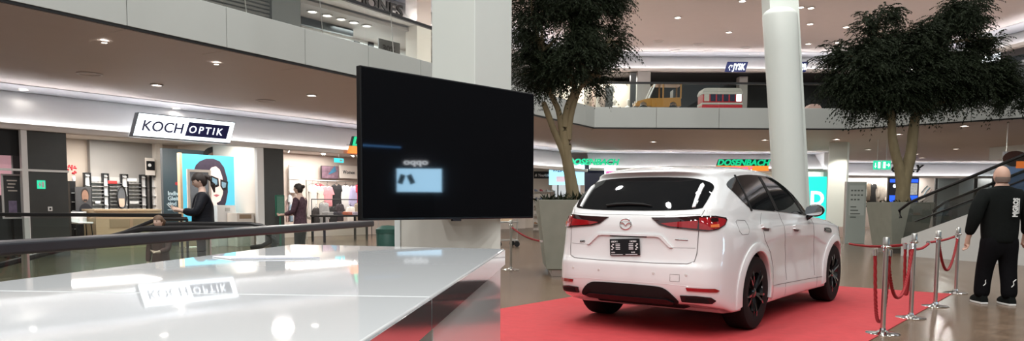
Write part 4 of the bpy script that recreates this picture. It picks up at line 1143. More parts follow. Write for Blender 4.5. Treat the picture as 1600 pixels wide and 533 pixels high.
# white return wall and counter boxes at the shop end
fstruct(SL, 'trim_17', WARMWHITE, spx(SL, 384, .9), spx(SL, 400, .9), .2, 4.6, 0, KC, 'pale end wall of the optician')
s0, s1, z0, z1 = span(SL, 369, 333, 396, 372, .55)
t = fthing(SL, 'display_cube', 'beige display cube in front of the optician end wall', 'display cube', s0, .5, 0)
bx(t, 'body', WARMWHITE, 0, s1-s0, 0, .5, 0, z1, .006); bx(t, 'plaque', mat('bronze_plaque', (.35,.25,.17), .4, var=.1), .08, s1-s0-.1, -.01, 0, z1-.16, z1-.04)
s0b, s1b, z0b, z1b = span(SL, 353, 321, 382, 333, .6)
t = fthing(SL, 'display_cube', 'white raised display block behind the beige cube', 'display cube', s0b, 1.03, 0)
bx(t, 'body', WHITE, 0, s1b-s0b, 0, .4, 0, z1b, .006); bx(t, 'plaque', SHELF, .25, .4, -.01, 0, z1b-.17, z1b-.07)
# linear lamp, spots
a, c = SL.at(spx(SL, 104, 1.4, 219), 1.4, KC-.03), SL.at(spx(SL, 160, 1.4, 217), 1.4, KC-.03)
t = thing('linear_lamp', 'long white linear lamp on the optician ceiling', 'ceiling lamp', (a+c)/2)
MB().tube([a-(a+c)/2, c-(a+c)/2], 1, 4, flat=(.04,.02)).build('diffuser', LED, t)
MB().tube([a-(a+c)/2+Vector((0,0,.02)), c-(a+c)/2+Vector((0,0,.02))], 1, 4, flat=(.05,.012)).build('housing', WHITE, t)
for (x, y) in ((163,224.5),(143,231),(117,226)):
    p = onz(x, y, KC-.02); downlight(p, KC, 'small recessed spot inside the optician', 'spots inside the optician', k=.9)
area('optician_lamps', SL.at(spx(SL,190,2), 2.4, KC-.03), 2.5, 120, rot=(0,0,SL.ang), sy=2.5)
area('optician_lamps', SL.at(spx(SL,330,1), 1.0, KC-.03), 1.6, 30, rot=(0,0,SL.ang), sy=1.0)
for x in (170, 205): spot('shelf_spot', SL.at(spx(SL, x, 3.6), 3.7, KC-.05), 35, 60, rot=(R(15),0,SL.ang))
# --- pier between the shops
fstruct(SL, 'trim_18', WHITE, spx(SL, 401, -.03), spx(SL, 411, -.03), -.06, .06, 0, KL-.06, 'white upright between the optician and the fashion shop')
fstruct(SL, 'column_5', DARK, spx(SL, 411, 0), spx(SL, 443, 0), .0, .4, 0, KL-.06, 'dark polished pier between the optician and the fashion shop')
s0, s1, z0, z1 = span(SL, 431, 305, 445, 338, -.5)
t = fthing(SL, 'advertising_stand', 'green framed advertising stand before the dark pier', 'stand', s0, -.5, 0)
GRN = mat('stand_green', (.01,.12,.07), .4, var=.1)
W_ = s1-s0; bx(t, 'frame', GRN, 0, W_, 0, .04, z0, z1, .01); bx(t, 'sheet', mat('stand_sheet', (.10,.22,.17), .3, var=.2), .03, W_-.03, -.008, 0, z0+.03, z1-.03); bx(t, 'pole', GRN, W_/2-.02, W_/2+.02, .0, .04, 0, z0); bx(t, 'base', GRN, -.05, W_+.05, -.15, .15, 0, .02)
# --- fashion shop
FW = mat('fashion_wall', (.62,.54,.48), .6, var=.03)
fstruct(SL, 'wall_fashion', FW, spx(SL, 444, 4), t_meet+1, 4.3, 4.5, 0, KC, 'beige wall of the fashion shop')
of = 4.1
for (x0, y0, x1, y1, nm, lb, m_n) in ((503,260,529,279,'wall_picture','purple and blue picture above the clothes rail',mat('picture_violet',(.22,.14,.18),.4,var=.9,scale=6)),(531,259,561,279,'wall_sign','beige wall sign reading Women above the clothes rail',WARMWHITE),(452,258,468,302,'wall_mirror','tall pale framed mirror at the fashion shop entrance',SHELF)):
    s0, s1, z0, z1 = span(SL, x0, y0, x1, y1, of)
    t = fthing(SL, nm, lb, nm.split('_')[1], s0, of, z0)
    bx(t, 'board', m_n, 0, s1-s0, 0, .05, 0, z1-z0, .004)
    if nm == 'wall_sign': text('Women', .19, SLATE, t, (.14,-.008,(z1-z0)*.36), depth=.008, bold=.002, width=(s1-s0)*.62)
    if nm == 'wall_mirror':
        for z_ in (.02, .5, .95): bx(t, 'frame_bar', WARMWHITE, 0, s1-s0, -.02, 0, (z1-z0)*z_, (z1-z0)*z_+.06)
    if nm == 'wall_picture':
        MB().prism([(.3,.15),(.62,.5),(.7,.3),(.55,.22)], -.01, 0, axis='y').build('shape', mat('picture_blue', (.06,.2,.32), .4, var=.4), t); bx(t, 'frame', BLACK, -.01, s1-s0+.01, .01, .06, -.01, z1-z0+.01)
s0, s1, z0, z1 = span(SL, 523, 247.5, 537, 254, .6)
t = fthing(SL, 'exit_sign', 'turquoise illuminated exit sign hanging in the fashion shop', 'exit sign', s0, .6, z0)
TEAL = mat('lit_teal', (.02,.4,.45), .4, emit=(.05,.6,.68), es=.9)
bx(t, 'panel', TEAL, 0, s1-s0, 0, .04, 0, z1-z0, .004); bx(t, 'arrow', WHITE, (s1-s0)*.55, (s1-s0)*.85, -.004, 0, .04, z1-z0-.04); bx(t, 'hanger', STEEL, (s1-s0)/2-.01, (s1-s0)/2+.01, .015, .025, z1-z0, KC-z0)
# clothes on rails
GAR = {}
def garment_mesh(kind):
    if kind in GAR: return GAR[kind]
    if kind == 'dress': pts = [(-.06,0),(-.17,-.04),(-.20,-.20),(-.15,-.19),(-.14,-.40),(-.22,-1.02),(-.1,-1.05),(.1,-1.04),(.22,-1.02),(.14,-.40),(.15,-.19),(.20,-.20),(.17,-.04),(.06,0),(0,-.05)]
    elif kind == 'shirt': pts = [(-.07,0),(-.2,-.05),(-.29,-.26),(-.22,-.29),(-.18,-.19),(-.19,-.66),(.19,-.66),(.18,-.19),(.22,-.29),(.29,-.26),(.2,-.05),(.07,0),(0,-.05)]
    else: pts = [(-.07,0),(-.19,-.05),(-.25,-.5),(-.24,-.62),(-.19,-.62),(-.17,-.25),(-.18,-.80),(.18,-.80),(.17,-.25),(.19,-.62),(.24,-.62),(.25,-.5),(.19,-.05),(.07,0),(0,-.06)]
    mb = MB(); n = len(pts)
    c = (0, -.3)
    rings = []
    for sc_, y in ((1,.0),(.9,-.035),(.55,-.055)):
        rings.append([((p[0])*sc_, y, (c[1]+(p[1]-c[1])*sc_)) for p in pts])
    mb.grid(rings, closed_u=True); mb.grid([[(p[0], .0, p[2]) for p in rings[0]], [(p[0]*.9, .035, c[1]+(p[2]-c[1])*.95) for p in rings[0]]], closed_u=True)
    mb.addf([tuple(range(2*n, 3*n))]); mb.addf([tuple(range(5*n-1, 4*n-1, -1))])
    GAR[kind] = mb; return mb
hang_me = MB().tube([(-.17,0,-.045),(-.05,0,.005),(0,0,.02),(.05,0,.005),(.17,0,-.045)], .008, 6).tube([(0,0,.02),(0,0,.07),(.02,0,.10),(.0,0,.12),(-.02,0,.105)], .005, 6).mesh('hanger', BLACK)
GM = {}
def garment(F, x, y, off, kind, col, label, sc=1.0, pat=.06, group='clothes on the rail of the fashion shop', turn=0):
    s, z = F.px(x, y, off)
    t = fthing(F, kind, label, 'clothes', s, off, z, group)
    key = (kind, col)
    if key not in GM: GM[key] = garment_mesh(kind).mesh(kind, mat('cloth_%d' % len(GM), col, .8, var=pat, scale=14))
    part('fabric', GM[key], t, scale=(sc*1.18, sc, sc*1.18), rot=(0,0,R(turn))); part('hanger', hang_me, t, scale=(sc*1.18, sc, sc*1.18), rot=(0,0,R(turn)))
og = 2.6
k_ = 1.0
for (x, y, kd, cl, lb, pt) in ((488,288,'dress',(.72,.70,.66),'long white dress, first on the fashion shop rail',.05),(501,290,'dress',(.70,.62,.53),'long cream dress beside the white one on the rail',.08),(497,287,'shirt',(.55,.04,.07),'bright red top hanging behind the cream dress',.1),
        (511,290,'shirt',(.75,.30,.33),'salmon pink blouse in the middle of the rail',.1),(526,288,'dress',(.02,.02,.022),'black dress in the middle of the rail',.2),(540,289,'coat',(.75,.73,.72),'white jacket beside the black dress on the rail',.05),(552,290,'coat',(.48,.45,.66),'lilac jacket next to the white one on the rail',.1),
        (563,287,'shirt',(.62,.06,.10),'red top at the end of the rail',.1),(571,289,'coat',(.03,.03,.035),'black jacket at the end of the rail',.1)):
    garment(SL, x, y, og + (.25 if x == 497 else 0), kd, cl, lb, 1.0, pt, turn=random.uniform(-12,12))
ra, rb_ = SL.at(spx(SL, 478, og), og, SL.px(525, 284, og)[1]+.02), SL.at(spx(SL, 590, og), og, SL.px(525, 284, og)[1]+.02)
t = thing('clothes_rail', 'metal clothes rail in the fashion shop', 'clothes rail', Vector((ra.x, ra.y, 0)))
o_ = Vector((ra.x, ra.y, 0))
MB().tube([ra-o_, rb_-o_], .018, 8).build('bar', STEEL, t)
for p in (ra, rb_): MB().tube([p-o_, Vector((p.x,p.y,0))-o_], .016, 8).build('post', STEEL, t)
og = 1.9
for (x, y, kd, cl, lb, pt) in ((506,316,'coat',(.42,.42,.42),'grey knit jacket on the low front rail',.15),(531,318,'shirt',(.05,.04,.045),'black patterned top on the low front rail',.8),(520,322,'shirt',(.03,.03,.03),'plain black top on the low front rail',.1),(548,322,'shirt',(.75,.70,.64),'cream printed top on the low front rail',.1),(560,317,'coat',(.33,.27,.2),'brown jacket on the low front rail',.2),(494,324,'shirt',(.04,.035,.035),'dark top at the start of the low front rail',.5)):
    garment(SL, x, y, og, kd, cl, lb, .8, pt, 'clothes on the low front rail', turn=random.uniform(-25,25))
ra, rb_ = SL.at(spx(SL, 486, og), og, SL.px(525, 314, og)[1]+.05), SL.at(spx(SL, 580, og), og, SL.px(525, 314, og)[1]+.05)
t = thing('clothes_rail', 'low black clothes rail before the taller one', 'clothes rail', Vector((ra.x, ra.y, 0))); o_ = Vector((ra.x, ra.y, 0))
MB().tube([ra-o_, rb_-o_], .016, 8).build('bar', BLACK, t)
for p in (ra, rb_): MB().tube([p-o_, Vector((p.x,p.y,0))-o_], .014, 8).build('post', BLACK, t)
for (x, y, kd, cl, lb) in ((449,312,'coat',(.70,.52,.50),'pale pink jacket beside the dark pier'),(455,318,'shirt',(.3,.4,.5),'blue top beside the dark pier'),(453,304,'shirt',(.6,.62,.64),'pale grey top beside the dark pier')):
    garment(SL, x, y, 2.2, kd, cl, lb, .8, .4, 'clothes beside the dark pier', turn=40)
s0, s1, z0, z1 = span(SL, 500, 336, 570, 341, .9)
t = fthing(SL, 'sale_table', 'black sale table at the front of the fashion shop', 'table', s0, .7, 0)
bx(t, 'top', BLACK, 0, s1-s0, 0, .7, z1-.06, z1, .004)
for a_ in (.05, s1-s0-.05):
    for b_ in (.05, .65): bx(t, 'leg', BLACK, a_-.03, a_+.03, b_-.03, b_+.03, 0, z1-.06)
for i, (x, cl, lb) in enumerate(((545,(.5,.12,.05),'orange folded knitwear on the sale table'),(557,(.5,.45,.55),'mauve folded knitwear on the sale table'),(530,(.1,.1,.12),'black folded knitwear on the sale table'),(515,(.6,.6,.6),'grey folded knitwear on the sale table'))):
    sx = spx(SL, x, .9, 338); o = MB()
    for q in range(3): o.box(-.13+.01*q, .13-.01*(q%2), -.15, .15, .001+q*.035, .03+q*.035)
    o = o.build('folded_clothes', mat('knit_%d' % i, cl, .9, var=.15), M=FM(SL, sx, 1.0, z1), bevel=.012); tag(o, lb, 'clothes', 'folded clothes on the sale table')
for i, (x, y) in enumerate(((500,251),(503,256),(548,250),(557,256),(447,262))):
    s, z = SL.px(x, y, 1.6)
    t = fthing(SL, 'track_spot', 'white track spotlight on the fashion shop ceiling', 'spotlight', s, 1.6, KC-.02, 'track spots of the fashion shop')
    MB().tube([(0,0,0),(0,0,-.1)], .012, 6).build('stem', WHITE, t); MB().tube([(0,0,-.08),(.04,-.1,-.16)], .035, 10).build('head', WHITE, t); MB().tube([(.04,-.1,-.16),(.041,-.103,-.163)], .03, 10).build('lens', LENS, t)
area('fashion_lamps', SL.at(spx(SL,520,2.2), 2.2, KC-.03), 3.0, 170, rot=(0,0,SL.ang), sy=3.4, col=(1,.94,.88))
# --- shoe shop signs (green letters over an orange band)
SGREEN = mat('sign_green', (.0,.20,.09), .4, emit=(.0,.45,.2), es=.85); SORANGE = mat('sign_orange', (.75,.16,.02), .4, emit=(1,.22,.03), es=.75); SPINK = mat('sign_pink', (.8,.1,.3), .4, emit=(.9,.15,.4), es=.6)
DARKGRN = mat('sign_dark_green', (.012,.03,.022), .5, var=.1)
def shoe_sign(F, s, off, z, L_, h_, label, band=True):
    t = fthing(F, 'shop_sign', label, 'sign', s, off, z, 'shoe shop signs')
    k = h_*.35
    if band:
        MB().prism([(0,0),(L_,0),(L_+.0,h_*.42),(k*.42,h_*.42)], 0, .12, axis='y').build('orange_band', SORANGE, t)
        text('SPORT', h_*.34, SPINK, t, (L_*.3,-.006,h_*.09), depth=.01, bold=.005, width=L_*.42)
        MB().prism([(k*.42,h_*.42),(L_,h_*.42),(L_+k*.5,h_),(k,h_)], .02, .12, axis='y').build('green_board', DARKGRN, t)
        text('DOSENBACH', h_*.72, SGREEN, t, (k*.6,-.01,h_*.46), depth=.05, shear=.25, bold=.012, width=L_*.98)
    else:
        text('DOSENBACH', h_*.98, SGREEN, t, (0,-.04,.02), depth=.08, shear=.25, bold=.014, width=L_)
        bx(t, 'rail', SLATE, .1, L_-.1, .0, .03, h_*.25, h_*.4)
    for q in (.3, L_-.4): bx(t, 'bracket', STEEL, q, q+.05, .03, .50, h_*.5, h_*.6)
    return t
s0, z0_ = SL.px(545, 239, -.25); _, z1_ = SL.px(553, 213, -.25)
shoe_sign(SL, s0, -.3, z0_, 2.8, z1_-z0_, 'orange and green shop sign cut off by the television edge')
s0, s1, z0, z1 = span(FB, 1117, 249.5, 1201, 266, -.4)
shoe_sign(FB, s0, -.4, z0-.02, s1-s0, z1-z0+.04, 'green and orange sign reading DOSENBACH above the car roof')
s0, s1, z0, z1 = span(FB, 886, 245, 968, 258, -.4)
shoe_sign(FB, s0, -.4, z0, s1-s0, z1-z0, 'green letters reading DOSENBACH behind the tree trunk', band=False)
# --- shoe shop interior
fstruct(FB, 'wall_back', FW, .2, 13.2*K-X_MEET, 5.0, 5.2, 0, KC, 'beige back wall of the shoe shop')
fstruct(FB, 'ceiling_shoe_shop', CEIL_L, .2, 13.2*K-X_MEET, .3, 5, KC, KC+.1, 'pale ceiling inside the shoe shop')
fstruct(FB, 'wall_right', COVE, 12.5*K-X_MEET, 12.5*K+.3-X_MEET, .0, 6, 0, Z_CEIL, 'pale end wall of the shoe shop')
area('shoe_shop_lamps', (X_MEET+3.8, BACK_Y+2.2, KC-.03), 4.5, 220, sy=3.4)
area('shoe_shop_lamps', (X_MEET+9.6, BACK_Y+2.2, KC-.03), 4.0, 130, sy=3.4)
NAVYP = mat('navy_panel', (.012,.014,.04), .4, var=.2)
s0, s1, z0, z1 = span(FB, 914, 259, 1062, 303, .5)
t = fthing(FB, 'display_wall', 'dark navy display wall of the shoe shop behind the car roof', 'display wall', s0, .5, 0); bx(t, 'board', NAVYP, 0, s1-s0, 0, .1, 0, z1)
for (x0, y0, x1, y1, m_n, nm) in ((995,259.5,1010,265,CYAN,'small_screen'),(1033,259.5,1046,265,CYAN,'small_screen'),(967,271,990,277,CYAN,'small_screen')):
    a, c, d, e = span(FB, x0, y0, x1, y1, .5); bx(t, nm, m_n, a-s0, c-s0, -.03, 0, d, e)
s0, s1, z0, z1 = span(FB, 858, 256, 913, 289, -.1)
t = fthing(FB, 'video_wall', 'bright blue video screen with brushed lettering behind the tree trunk', 'screen', s0, -.1, 0)
SKYB = mat('screen_sky', (.3,.6,.75), .4, emit=(.36,.72,.92), es=.85, var=.1)
bx(t, 'screen', SKYB, 0, s1-s0, 0, .1, z0, z1); bx(t, 'pole', SLATE, .4, .46, .03, .09, 0, z0); bx(t, 'pole', SLATE, s1-s0-.46, s1-s0-.4, .03, .09, 0, z0)
text('WEIHNACHT', .26, mat('screen_ink', (.02,.08,.3), .4, var=.05), t, (.18,-.006,z0+(z1-z0)*.62), depth=.006, shear=.2, bold=.008, width=(s1-s0)*.8)
bx(t, 'picture', mat('screen_pink', (.7,.5,.6), .4, emit=(.75,.6,.7), es=.5), .35, .75, -.006, 0, z0+.15, z0+.4)
s0, s1, z0, z1 = span(FB, 945, 259, 962, 282, -.2)
t = fthing(FB, 'advertising_pillar', 'pink and white lit advertising pillar behind the car', 'advertising pillar', s0, -.2, 0)
HOTP = mat('hot_pink', (.7,.05,.25), .4, emit=(.9,.08,.4), es=.7)
bx(t, 'panel', BOXW, 0, s1-s0, 0, .15, z0, z1, .02); bx(t, 'print', HOTP, .06, s1-s0-.06, -.01, 0, z0+.05, z0+(z1-z0)*.62); bx(t, 'pole', SLATE, .15, .25, .04, .12, 0, z0)
s0, s1, z0, z1 = span(FB, 938, 274, 949, 296, -.6)
t = fthing(FB, 'orchid', 'white orchid standing beside the pink pillar', 'plant', (s0+s1)/2, -.6, 0)
MB().lathe([(.1,0),(.14,.5),(.15,.55)], 14).build('pot', SLATE, t, smooth=True)
ob = MB()
for k in range(9): ob.ball((random.uniform(-.12,.12), random.uniform(-.05,.05), z1-.05-random.uniform(0,.55)), .1, 8, 5, sc=(1,.5,1))
ob.build('blossoms', mat('orchid_white', (.75,.78,.68), .5, var=.1), t, smooth=True); MB().tube([(0,0,.5),(.03,0,z1-.3)], .015, 6).build('stem', GRN, t)
s0, s1, z0, z1 = span(FB, 834, 268, 862, 279, .0)
t = fthing(FB, 'shop_sign', 'black shop sign with white script beside the television edge', 'sign', s0, 0, z0)
bx(t, 'board', BLACK, 0, s1-s0, 0, .1, 0, z1-z0); text('& YouAlike', .17, WHITE, t, (.05,-.006,.1), depth=.01, shear=.2, bold=.006, width=(s1-s0)*.9)
s0, s1, z0, z1 = span(FB, 826, 281, 870, 372, .6)
SHOEC = [(.55,.50,.45),(.12,.1,.1),(.35,.2,.12),(.6,.6,.62),(.2,.22,.3),(.4,.05,.06),(.3,.26,.2)]
shoe_me = []
for i, c in enumerate(SHOEC):
    mb = MB(); rows_ = []
    for q in range(9):
        u = q/8; x = -.14 + .28*u; hgt = .10 - .055*min(1, max(0, (u-.35)/.45)); wdt = .045*math.sin(math.pi*min(1,.12+u*.84))**.5
        rows_.append([(x, wdt*math.cos(a), max(0, hgt*(.5+.5*math.sin(a)))) for a in [2*math.pi*k/10 for k in range(10)]])
    mb.grid(rows_, closed_u=True); mb.addf([tuple(range(10)), tuple(range(89,79,-1))]); shoe_me.append(mb.mesh('shoe', mat('shoe_%d' % i, c, .6, var=.2), True))
def shoe_shelf(F, x0, x1, off, ztop, rows_n, label, col):
    a, c = spx(F, x0, off), spx(F, x1, off)
    t = fthing(F, 'shoe_shelf', label, 'shelf', a, off, 0)
    bx(t, 'back', col, 0, c-a, .3, .33, 0, ztop)
    for s_ in (0, c-a-.03): bx(t, 'side_panel', col, s_, s_+.03, 0, .3, 0, ztop)
    for r_ in range(rows_n):
        zz = .3 + (ztop-.35)*r_/max(1, rows_n-1)
        bx(t, 'shelf_board', col, 0, c-a, 0, .3, zz-.02, zz)
        n = max(2, int((c-a)/.24))
        for k in range(n):
            ci = random.randrange(len(shoe_me)); o = bpy.data.objects.new('shoe', shoe_me[ci]); COL.objects.link(o)
            o.matrix_world = FM(F, a + (c-a)*(k+.5)/n, off+.14, zz+.001) @ Matrix.Rotation(R(random.choice((80,100,60))), 4, 'Z') @ Matrix.Scale(1.1, 4)
            tag(o, ('beige','black','brown','pale grey','dark blue','red','olive')[ci] + ' shoe standing on the ' + label.split(' with ')[0].split(' of ')[0], 'shoe', 'shoes on the ' + label.split(' with ')[0].split(' of ')[0])
shoe_shelf(FB, 834, 868, .4, 1.95, 5, 'beige shoe shelf of the shop beside the television edge', WARMWHITE)
shoe_shelf(FB, 870, 912, .9, 1.6, 4, 'white shoe shelf of the shop under the blue screen', WHITE)
shoe_shelf(FB, 912, 942, -.4, 1.55, 4, 'grey shoe rack of the shop beside the pink pillar', SHELF)
# teal poster with a large D
s0, s1, z0, z1 = span(FB, 1258, 276, 1291, 352, -.3)
t = fthing(FB, 'lightbox_poster', 'turquoise lightbox with a large white letter D', 'lightbox', s0, -.3, 0)
TQ = mat('lit_turquoise', (.01,.5,.40), .4, emit=(.01,.62,.50), es=.9)
bx(t, 'panel', TQ, 0, s1-s0, 0, .15, z0, z1, .01); text('D', .92, BOXW, t, ((s1-s0)*.22,-.006,z0+(z1-z0)*.42), depth=.01, bold=.03); text('shop', .16, BOXW, t, ((s1-s0)*.5,-.006,z0+.1), depth=.01, bold=.004); bx(t, 'foot', WHITE, 0, s1-s0, .03, .12, 0, z0)
# --- far fashion shop
fstruct(FFAR, 'wall_far', mat('far_wall', (.78,.70,.65), .6, var=.05), 0, 24, 1.5, 1.7, 0, KC, 'pale printed wall of the far fashion shop')
fstruct(FFAR, 'ceiling_far_shop', CEIL_L, 0, 24, .3, 1.5, KC, KC+.1)
area('far_shop_lamps', (21, FAR_Y+.75, KC-.03), 7.0, 130, sy=1.0); area('far_shop_lamps', (31, FAR_Y+.75, KC-.03), 7.0, 110, sy=1.0)
BLK = mat('letter_black', (.01,.01,.01), .4, var=.05)
s0, s1, z0, z1 = span(FFAR, 1393, 257.5, 1444, 269, -.4)
t = fthing(FFAR, 'shop_sign', 'black italic letters reading ONLY on the far cove', 'sign', s0, -.4, z0); text('ONLY', (z1-z0)*1.4, BLK, t, (0,0,0), depth=.08, shear=.35, bold=.015, width=s1-s0); bx(t, 'rail', SLATE, .2, s1-s0-.2, .03, .08, .12, .17)
for q in (.4, s1-s0-.5): bx(t, 'bracket', STEEL, q, q+.05, .05, .50, .12, .17)
for i, (x, y, kd, cl, lb) in enumerate(((1346,285,'coat',(.62,.58,.52),'cream coat in the far shop window beside the directory board'),(1354,286,'coat',(.25,.2,.15),'brown patterned coat in the far shop window'),(1363,287,'dress',(.03,.03,.03),'black dress in the far shop window'),(1371,285,'dress',(.68,.62,.55),'long beige dress in the far shop window'),(1379,286,'coat',(.65,.58,.5),'sand coloured coat in the far shop window by the screen'))):
    garment(FFAR, x, y, .9, kd, cl, lb, 1.15, .3, 'clothes in the far shop window', turn=random.uniform(-20,20))
ra, rb_ = FFAR.at(spx(FFAR, 1340, .9), .9, FFAR.px(1360, 282, .9)[1]+.05), FFAR.at(spx(FFAR, 1384, .9), .9, FFAR.px(1360, 282, .9)[1]+.05)
t = thing('clothes_rail', 'clothes rail in the far shop window', 'clothes rail', Vector((ra.x, ra.y, 0))); o_ = Vector((ra.x, ra.y, 0))
MB().tube([ra-o_, rb_-o_], .018, 8).build('bar', STEEL, t)
for p in (ra, rb_): MB().tube([p-o_, Vector((p.x,p.y,0))-o_], .016, 8).build('post', STEEL, t)
s0, s1, z0, z1 = span(FFAR, 1388, 277, 1436, 316, -1.0)
t = fthing(FFAR, 'video_screen', 'black framed video pillar with blue picture behind the tree trunk', 'screen', s0, -1.0, 0)
BLUE = mat('screen_blue', (.01,.04,.35), .3, emit=(.02,.10,.8), es=.9); W_ = s1-s0
bx(t, 'casing', BLACK, 0, W_, 0, .2, 0, z1, .03); bx(t, 'picture', NAVYP, .07, W_-.07, -.006, 0, z0+.05, z1-.08)
bx(t, 'banner', BLUE, .07, W_-.07, -.010, -.004, z1-.3, z1-.1); bx(t, 'banner', BLUE, .07, W_-.07, -.010, -.004, z0+.0, z0+.38)
bx(t, 'photo', mat('screen_photo', (.5,.5,.5), .4, var=.9, scale=7, emit=(.5,.5,.45), es=.3), W_*.62, W_-.1, -.010, -.004, z0+.42, z1-.34); oval(t, 'logo', BOXW, W_*.2, z1-.5, .1, .1, -.012, -.004)
# printed curves, window frames and pale panes of the far shop
for (x0, x1, lb) in ((1462,1466,'trim'),(1524,1528,'trim'),(1552,1555,'trim')):
    a, c = spx(FFAR, x0, .2), spx(FFAR, x1, .2); fstruct(FFAR, 'trim_%d' % (20+[1462,1524,1552].index(x0)), SLATE, a, c, .15, .25, 0, zk(2.66), 'dark upright of the far shop window')
for i, (x0, x1, m_n) in enumerate(((1467,1500,mat('curtain_grey',(.28,.33,.34),.7,var=.1)),(1500,1523,mat('curtain_pale',(.55,.62,.66),.7,var=.15)),(1529,1551,mat('panel_white',(.75,.75,.77),.6,var=.05)),(1556,1605,mat('panel_cool',(.70,.76,.80),.6,var=.1)))):
    a, c = spx(FFAR, x0, .8), spx(FFAR, x1, .8); fstruct(FFAR, 'trim_%d' % (24+i), m_n, a, c, .8, .86, 0, zk(2.66), ['grey curtain panel of the far shop','pale blue curtain panel of the far shop','white panel of the far shop','cool white panel of the far shop'][i])
t = fthing(FFAR, 'wall_print', 'brush stroke print on the pale wall of the far shop', 'print', spx(FFAR, 1440, 1.4), 1.48, 0)
for k, pth in enumerate([[(.1,2.1),(.3,2.35),(.45,2.5)],[(.25,1.9),(.4,2.2),(.6,2.4)],[(.0,1.5),(.3,1.7),(.7,2.3)]]):
    MB().tube([(x, 0, z) for x, z in pth], .03, 6).build('stroke', mat('stroke_%d' % k, [(.1,.13,.14),(.2,.3,.35),(.5,.4,.36)][k], .6, var=.2), t)
# hanging green exit signs
g1 = ony(1366, 258, 28.8)
for i, (x0, x1) in enumerate(((1365.5,1376.5),(1379,1391.5))):
    a, c = ony(x0, 251, 28.8), ony(x1, 265, 28.8)
    t = thing('exit_sign', ['green hanging exit sign with a downward arrow', 'green hanging exit sign with a sideways arrow'][i], 'exit sign', (a.x, 28.8, c.z), 0, 'hanging exit signs')
    W_, H_ = c.x-a.x, a.z-c.z
    bx(t, 'panel', GREEN, 0, W_, 0, .06, 0, H_, .006); bx(t, 'hanger', STEEL, W_/2-.01, W_/2+.01, .02, .04, H_, Z_CEIL-c.z)
    if i == 0:
        bx(t, 'arrow', BOXW, W_*.2, W_*.28, -.006, 0, H_*.25, H_*.75); MB().prism([(W_*.1,H_*.4),(W_*.24,H_*.18),(W_*.38,H_*.4)], -.006, 0, axis='y').build('arrow', BOXW, t); bx(t, 'door_symbol', BOXW, W_*.58, W_*.88, -.006, 0, H_*.15, H_*.85)
    else:
        bx(t, 'arrow', BOXW, W_*.5, W_*.85, -.006, 0, H_*.46, H_*.56); MB().prism([(W_*.72,H_*.75),(W_*.92,H_*.5),(W_*.72,H_*.25)], -.006, 0, axis='y').build('arrow', BOXW, t); bx(t, 'door_symbol', BOXW, W_*.1, W_*.38, -.006, 0, H_*.15, H_*.85)
# directory board
dpt = onz(1338, 381, 0); dY = 25.0
a, c = ony(1324, 284, dY), ony(1350, 380, dY)
TOT = mat('totem_green_grey', (.36,.40,.36), .4, var=.03); TXT = mat('totem_text', (.13,.15,.13), .5, var=.1)
t = thing('directory_board', 'grey green directory board with rows of text beside the column', 'sign', (a.x, dY, 0), R(-4))
W_ = c.x-a.x; bx(t, 'board', TOT, 0, W_, 0, .18, 0, a.z, .01); bx(t, 'edge', STEEL, -.02, 0, 0, .18, 0, a.z)
TL = mat('totem_panel', (.46,.50,.46), .4, var=.03)
bx(t, 'panel', TL, W_*.13, W_*.9, -.006, 0, .95, a.z-.12)
for r_ in range(3):
    for k in range(4):
        if (r_*4+k) not in (11,): bx(t, 'text_line', TXT, W_*(.2+.17*k), W_*(.31+.17*k), -.010, -.006, a.z-.32-.15*r_, a.z-.27-.15*r_)
for r_ in range(4): bx(t, 'text_line', TXT, W_*.2, W_*(.5+.1*(r_ % 3)), -.010, -.006, a.z-.86-.115*r_, a.z-.82-.115*r_)
# --- upper gallery, jeans shop above the optician
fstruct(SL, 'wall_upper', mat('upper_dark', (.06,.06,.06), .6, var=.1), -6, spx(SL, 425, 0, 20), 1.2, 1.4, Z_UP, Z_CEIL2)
sh = holder('shutter', 'ribbed roller shutter on the upper gallery', SL.M.copy())
SHUT = mat('shutter_metal', (.12,.11,.10), .4, metal=.3, var=.05)
sa_, sb_ = spx(SL, 240, 0, 10), spx(SL, 425, 0, 20)
for i in range(26): MB().prism([(0.0,0),(.055,.02),(.055,.085),(0,.105)], sa_, sb_, axis='x') and None
for i in range(29):
    z_ = Z_UP + .02 + i*.112
    MB().prism([(.05,z_),(.01,z_+.02),(.01,z_+.085),(.05,z_+.108)], sa_, sb_, axis='x').build('slat', SHUT, sh)
fstruct(SL, 'column_6', mat('upper_pier', (.13,.13,.125), .4, var=.05), spx(SL, 425, -.1, 20), spx(SL, 470, -.1, 20), -.1, .4, Z_UP, zk(6.46), 'dark pier beside the jeans shop')
fstruct(SL, 'column_7', WARMWHITE, spx(SL, 650, -.1, 60), spx(SL, 672, -.1, 60), -.15, .4, Z_UP, Z_CEIL2, 'pale pier at the end of the jeans shop')
fstruct(SL, 'ceiling_jeans', mat('jeans_ceiling', (.30,.26,.24), .6, var=.03), spx(SL, 470, 0, 20), spx(SL, 660, 0, 60)+3, .25, 2.7, zk(6.3), zk(6.4))
fstruct(SL, 'wall_jeans', W_PAINT, spx(SL, 470, 0, 20), spx(SL, 660, 0, 60)+3, 2.7, 2.9, Z_UP, zk(6.4), 'white back wall of the jeans shop')
_b = span(SL, 470, 36, 552, 47, 1.6)
fstruct(SL, 'trim_30', BLACK, _b[0], _b[1], 1.6, 1.75, _b[2], _b[3], 'black beam inside the jeans shop')
area('jeans_lamps', SL.at(spx(SL, 590, 1.6, 40), 1.9, zk(6.25)), 4, 120, rot=(0,0,SL.ang), sy=1, col=(.95,.98,1))
_, z0 = SL.px(600, 22, -.16); s0 = SL.px(524, -8, -.16)[0]; s1 = SL.px(633, 22, -.16)[0]
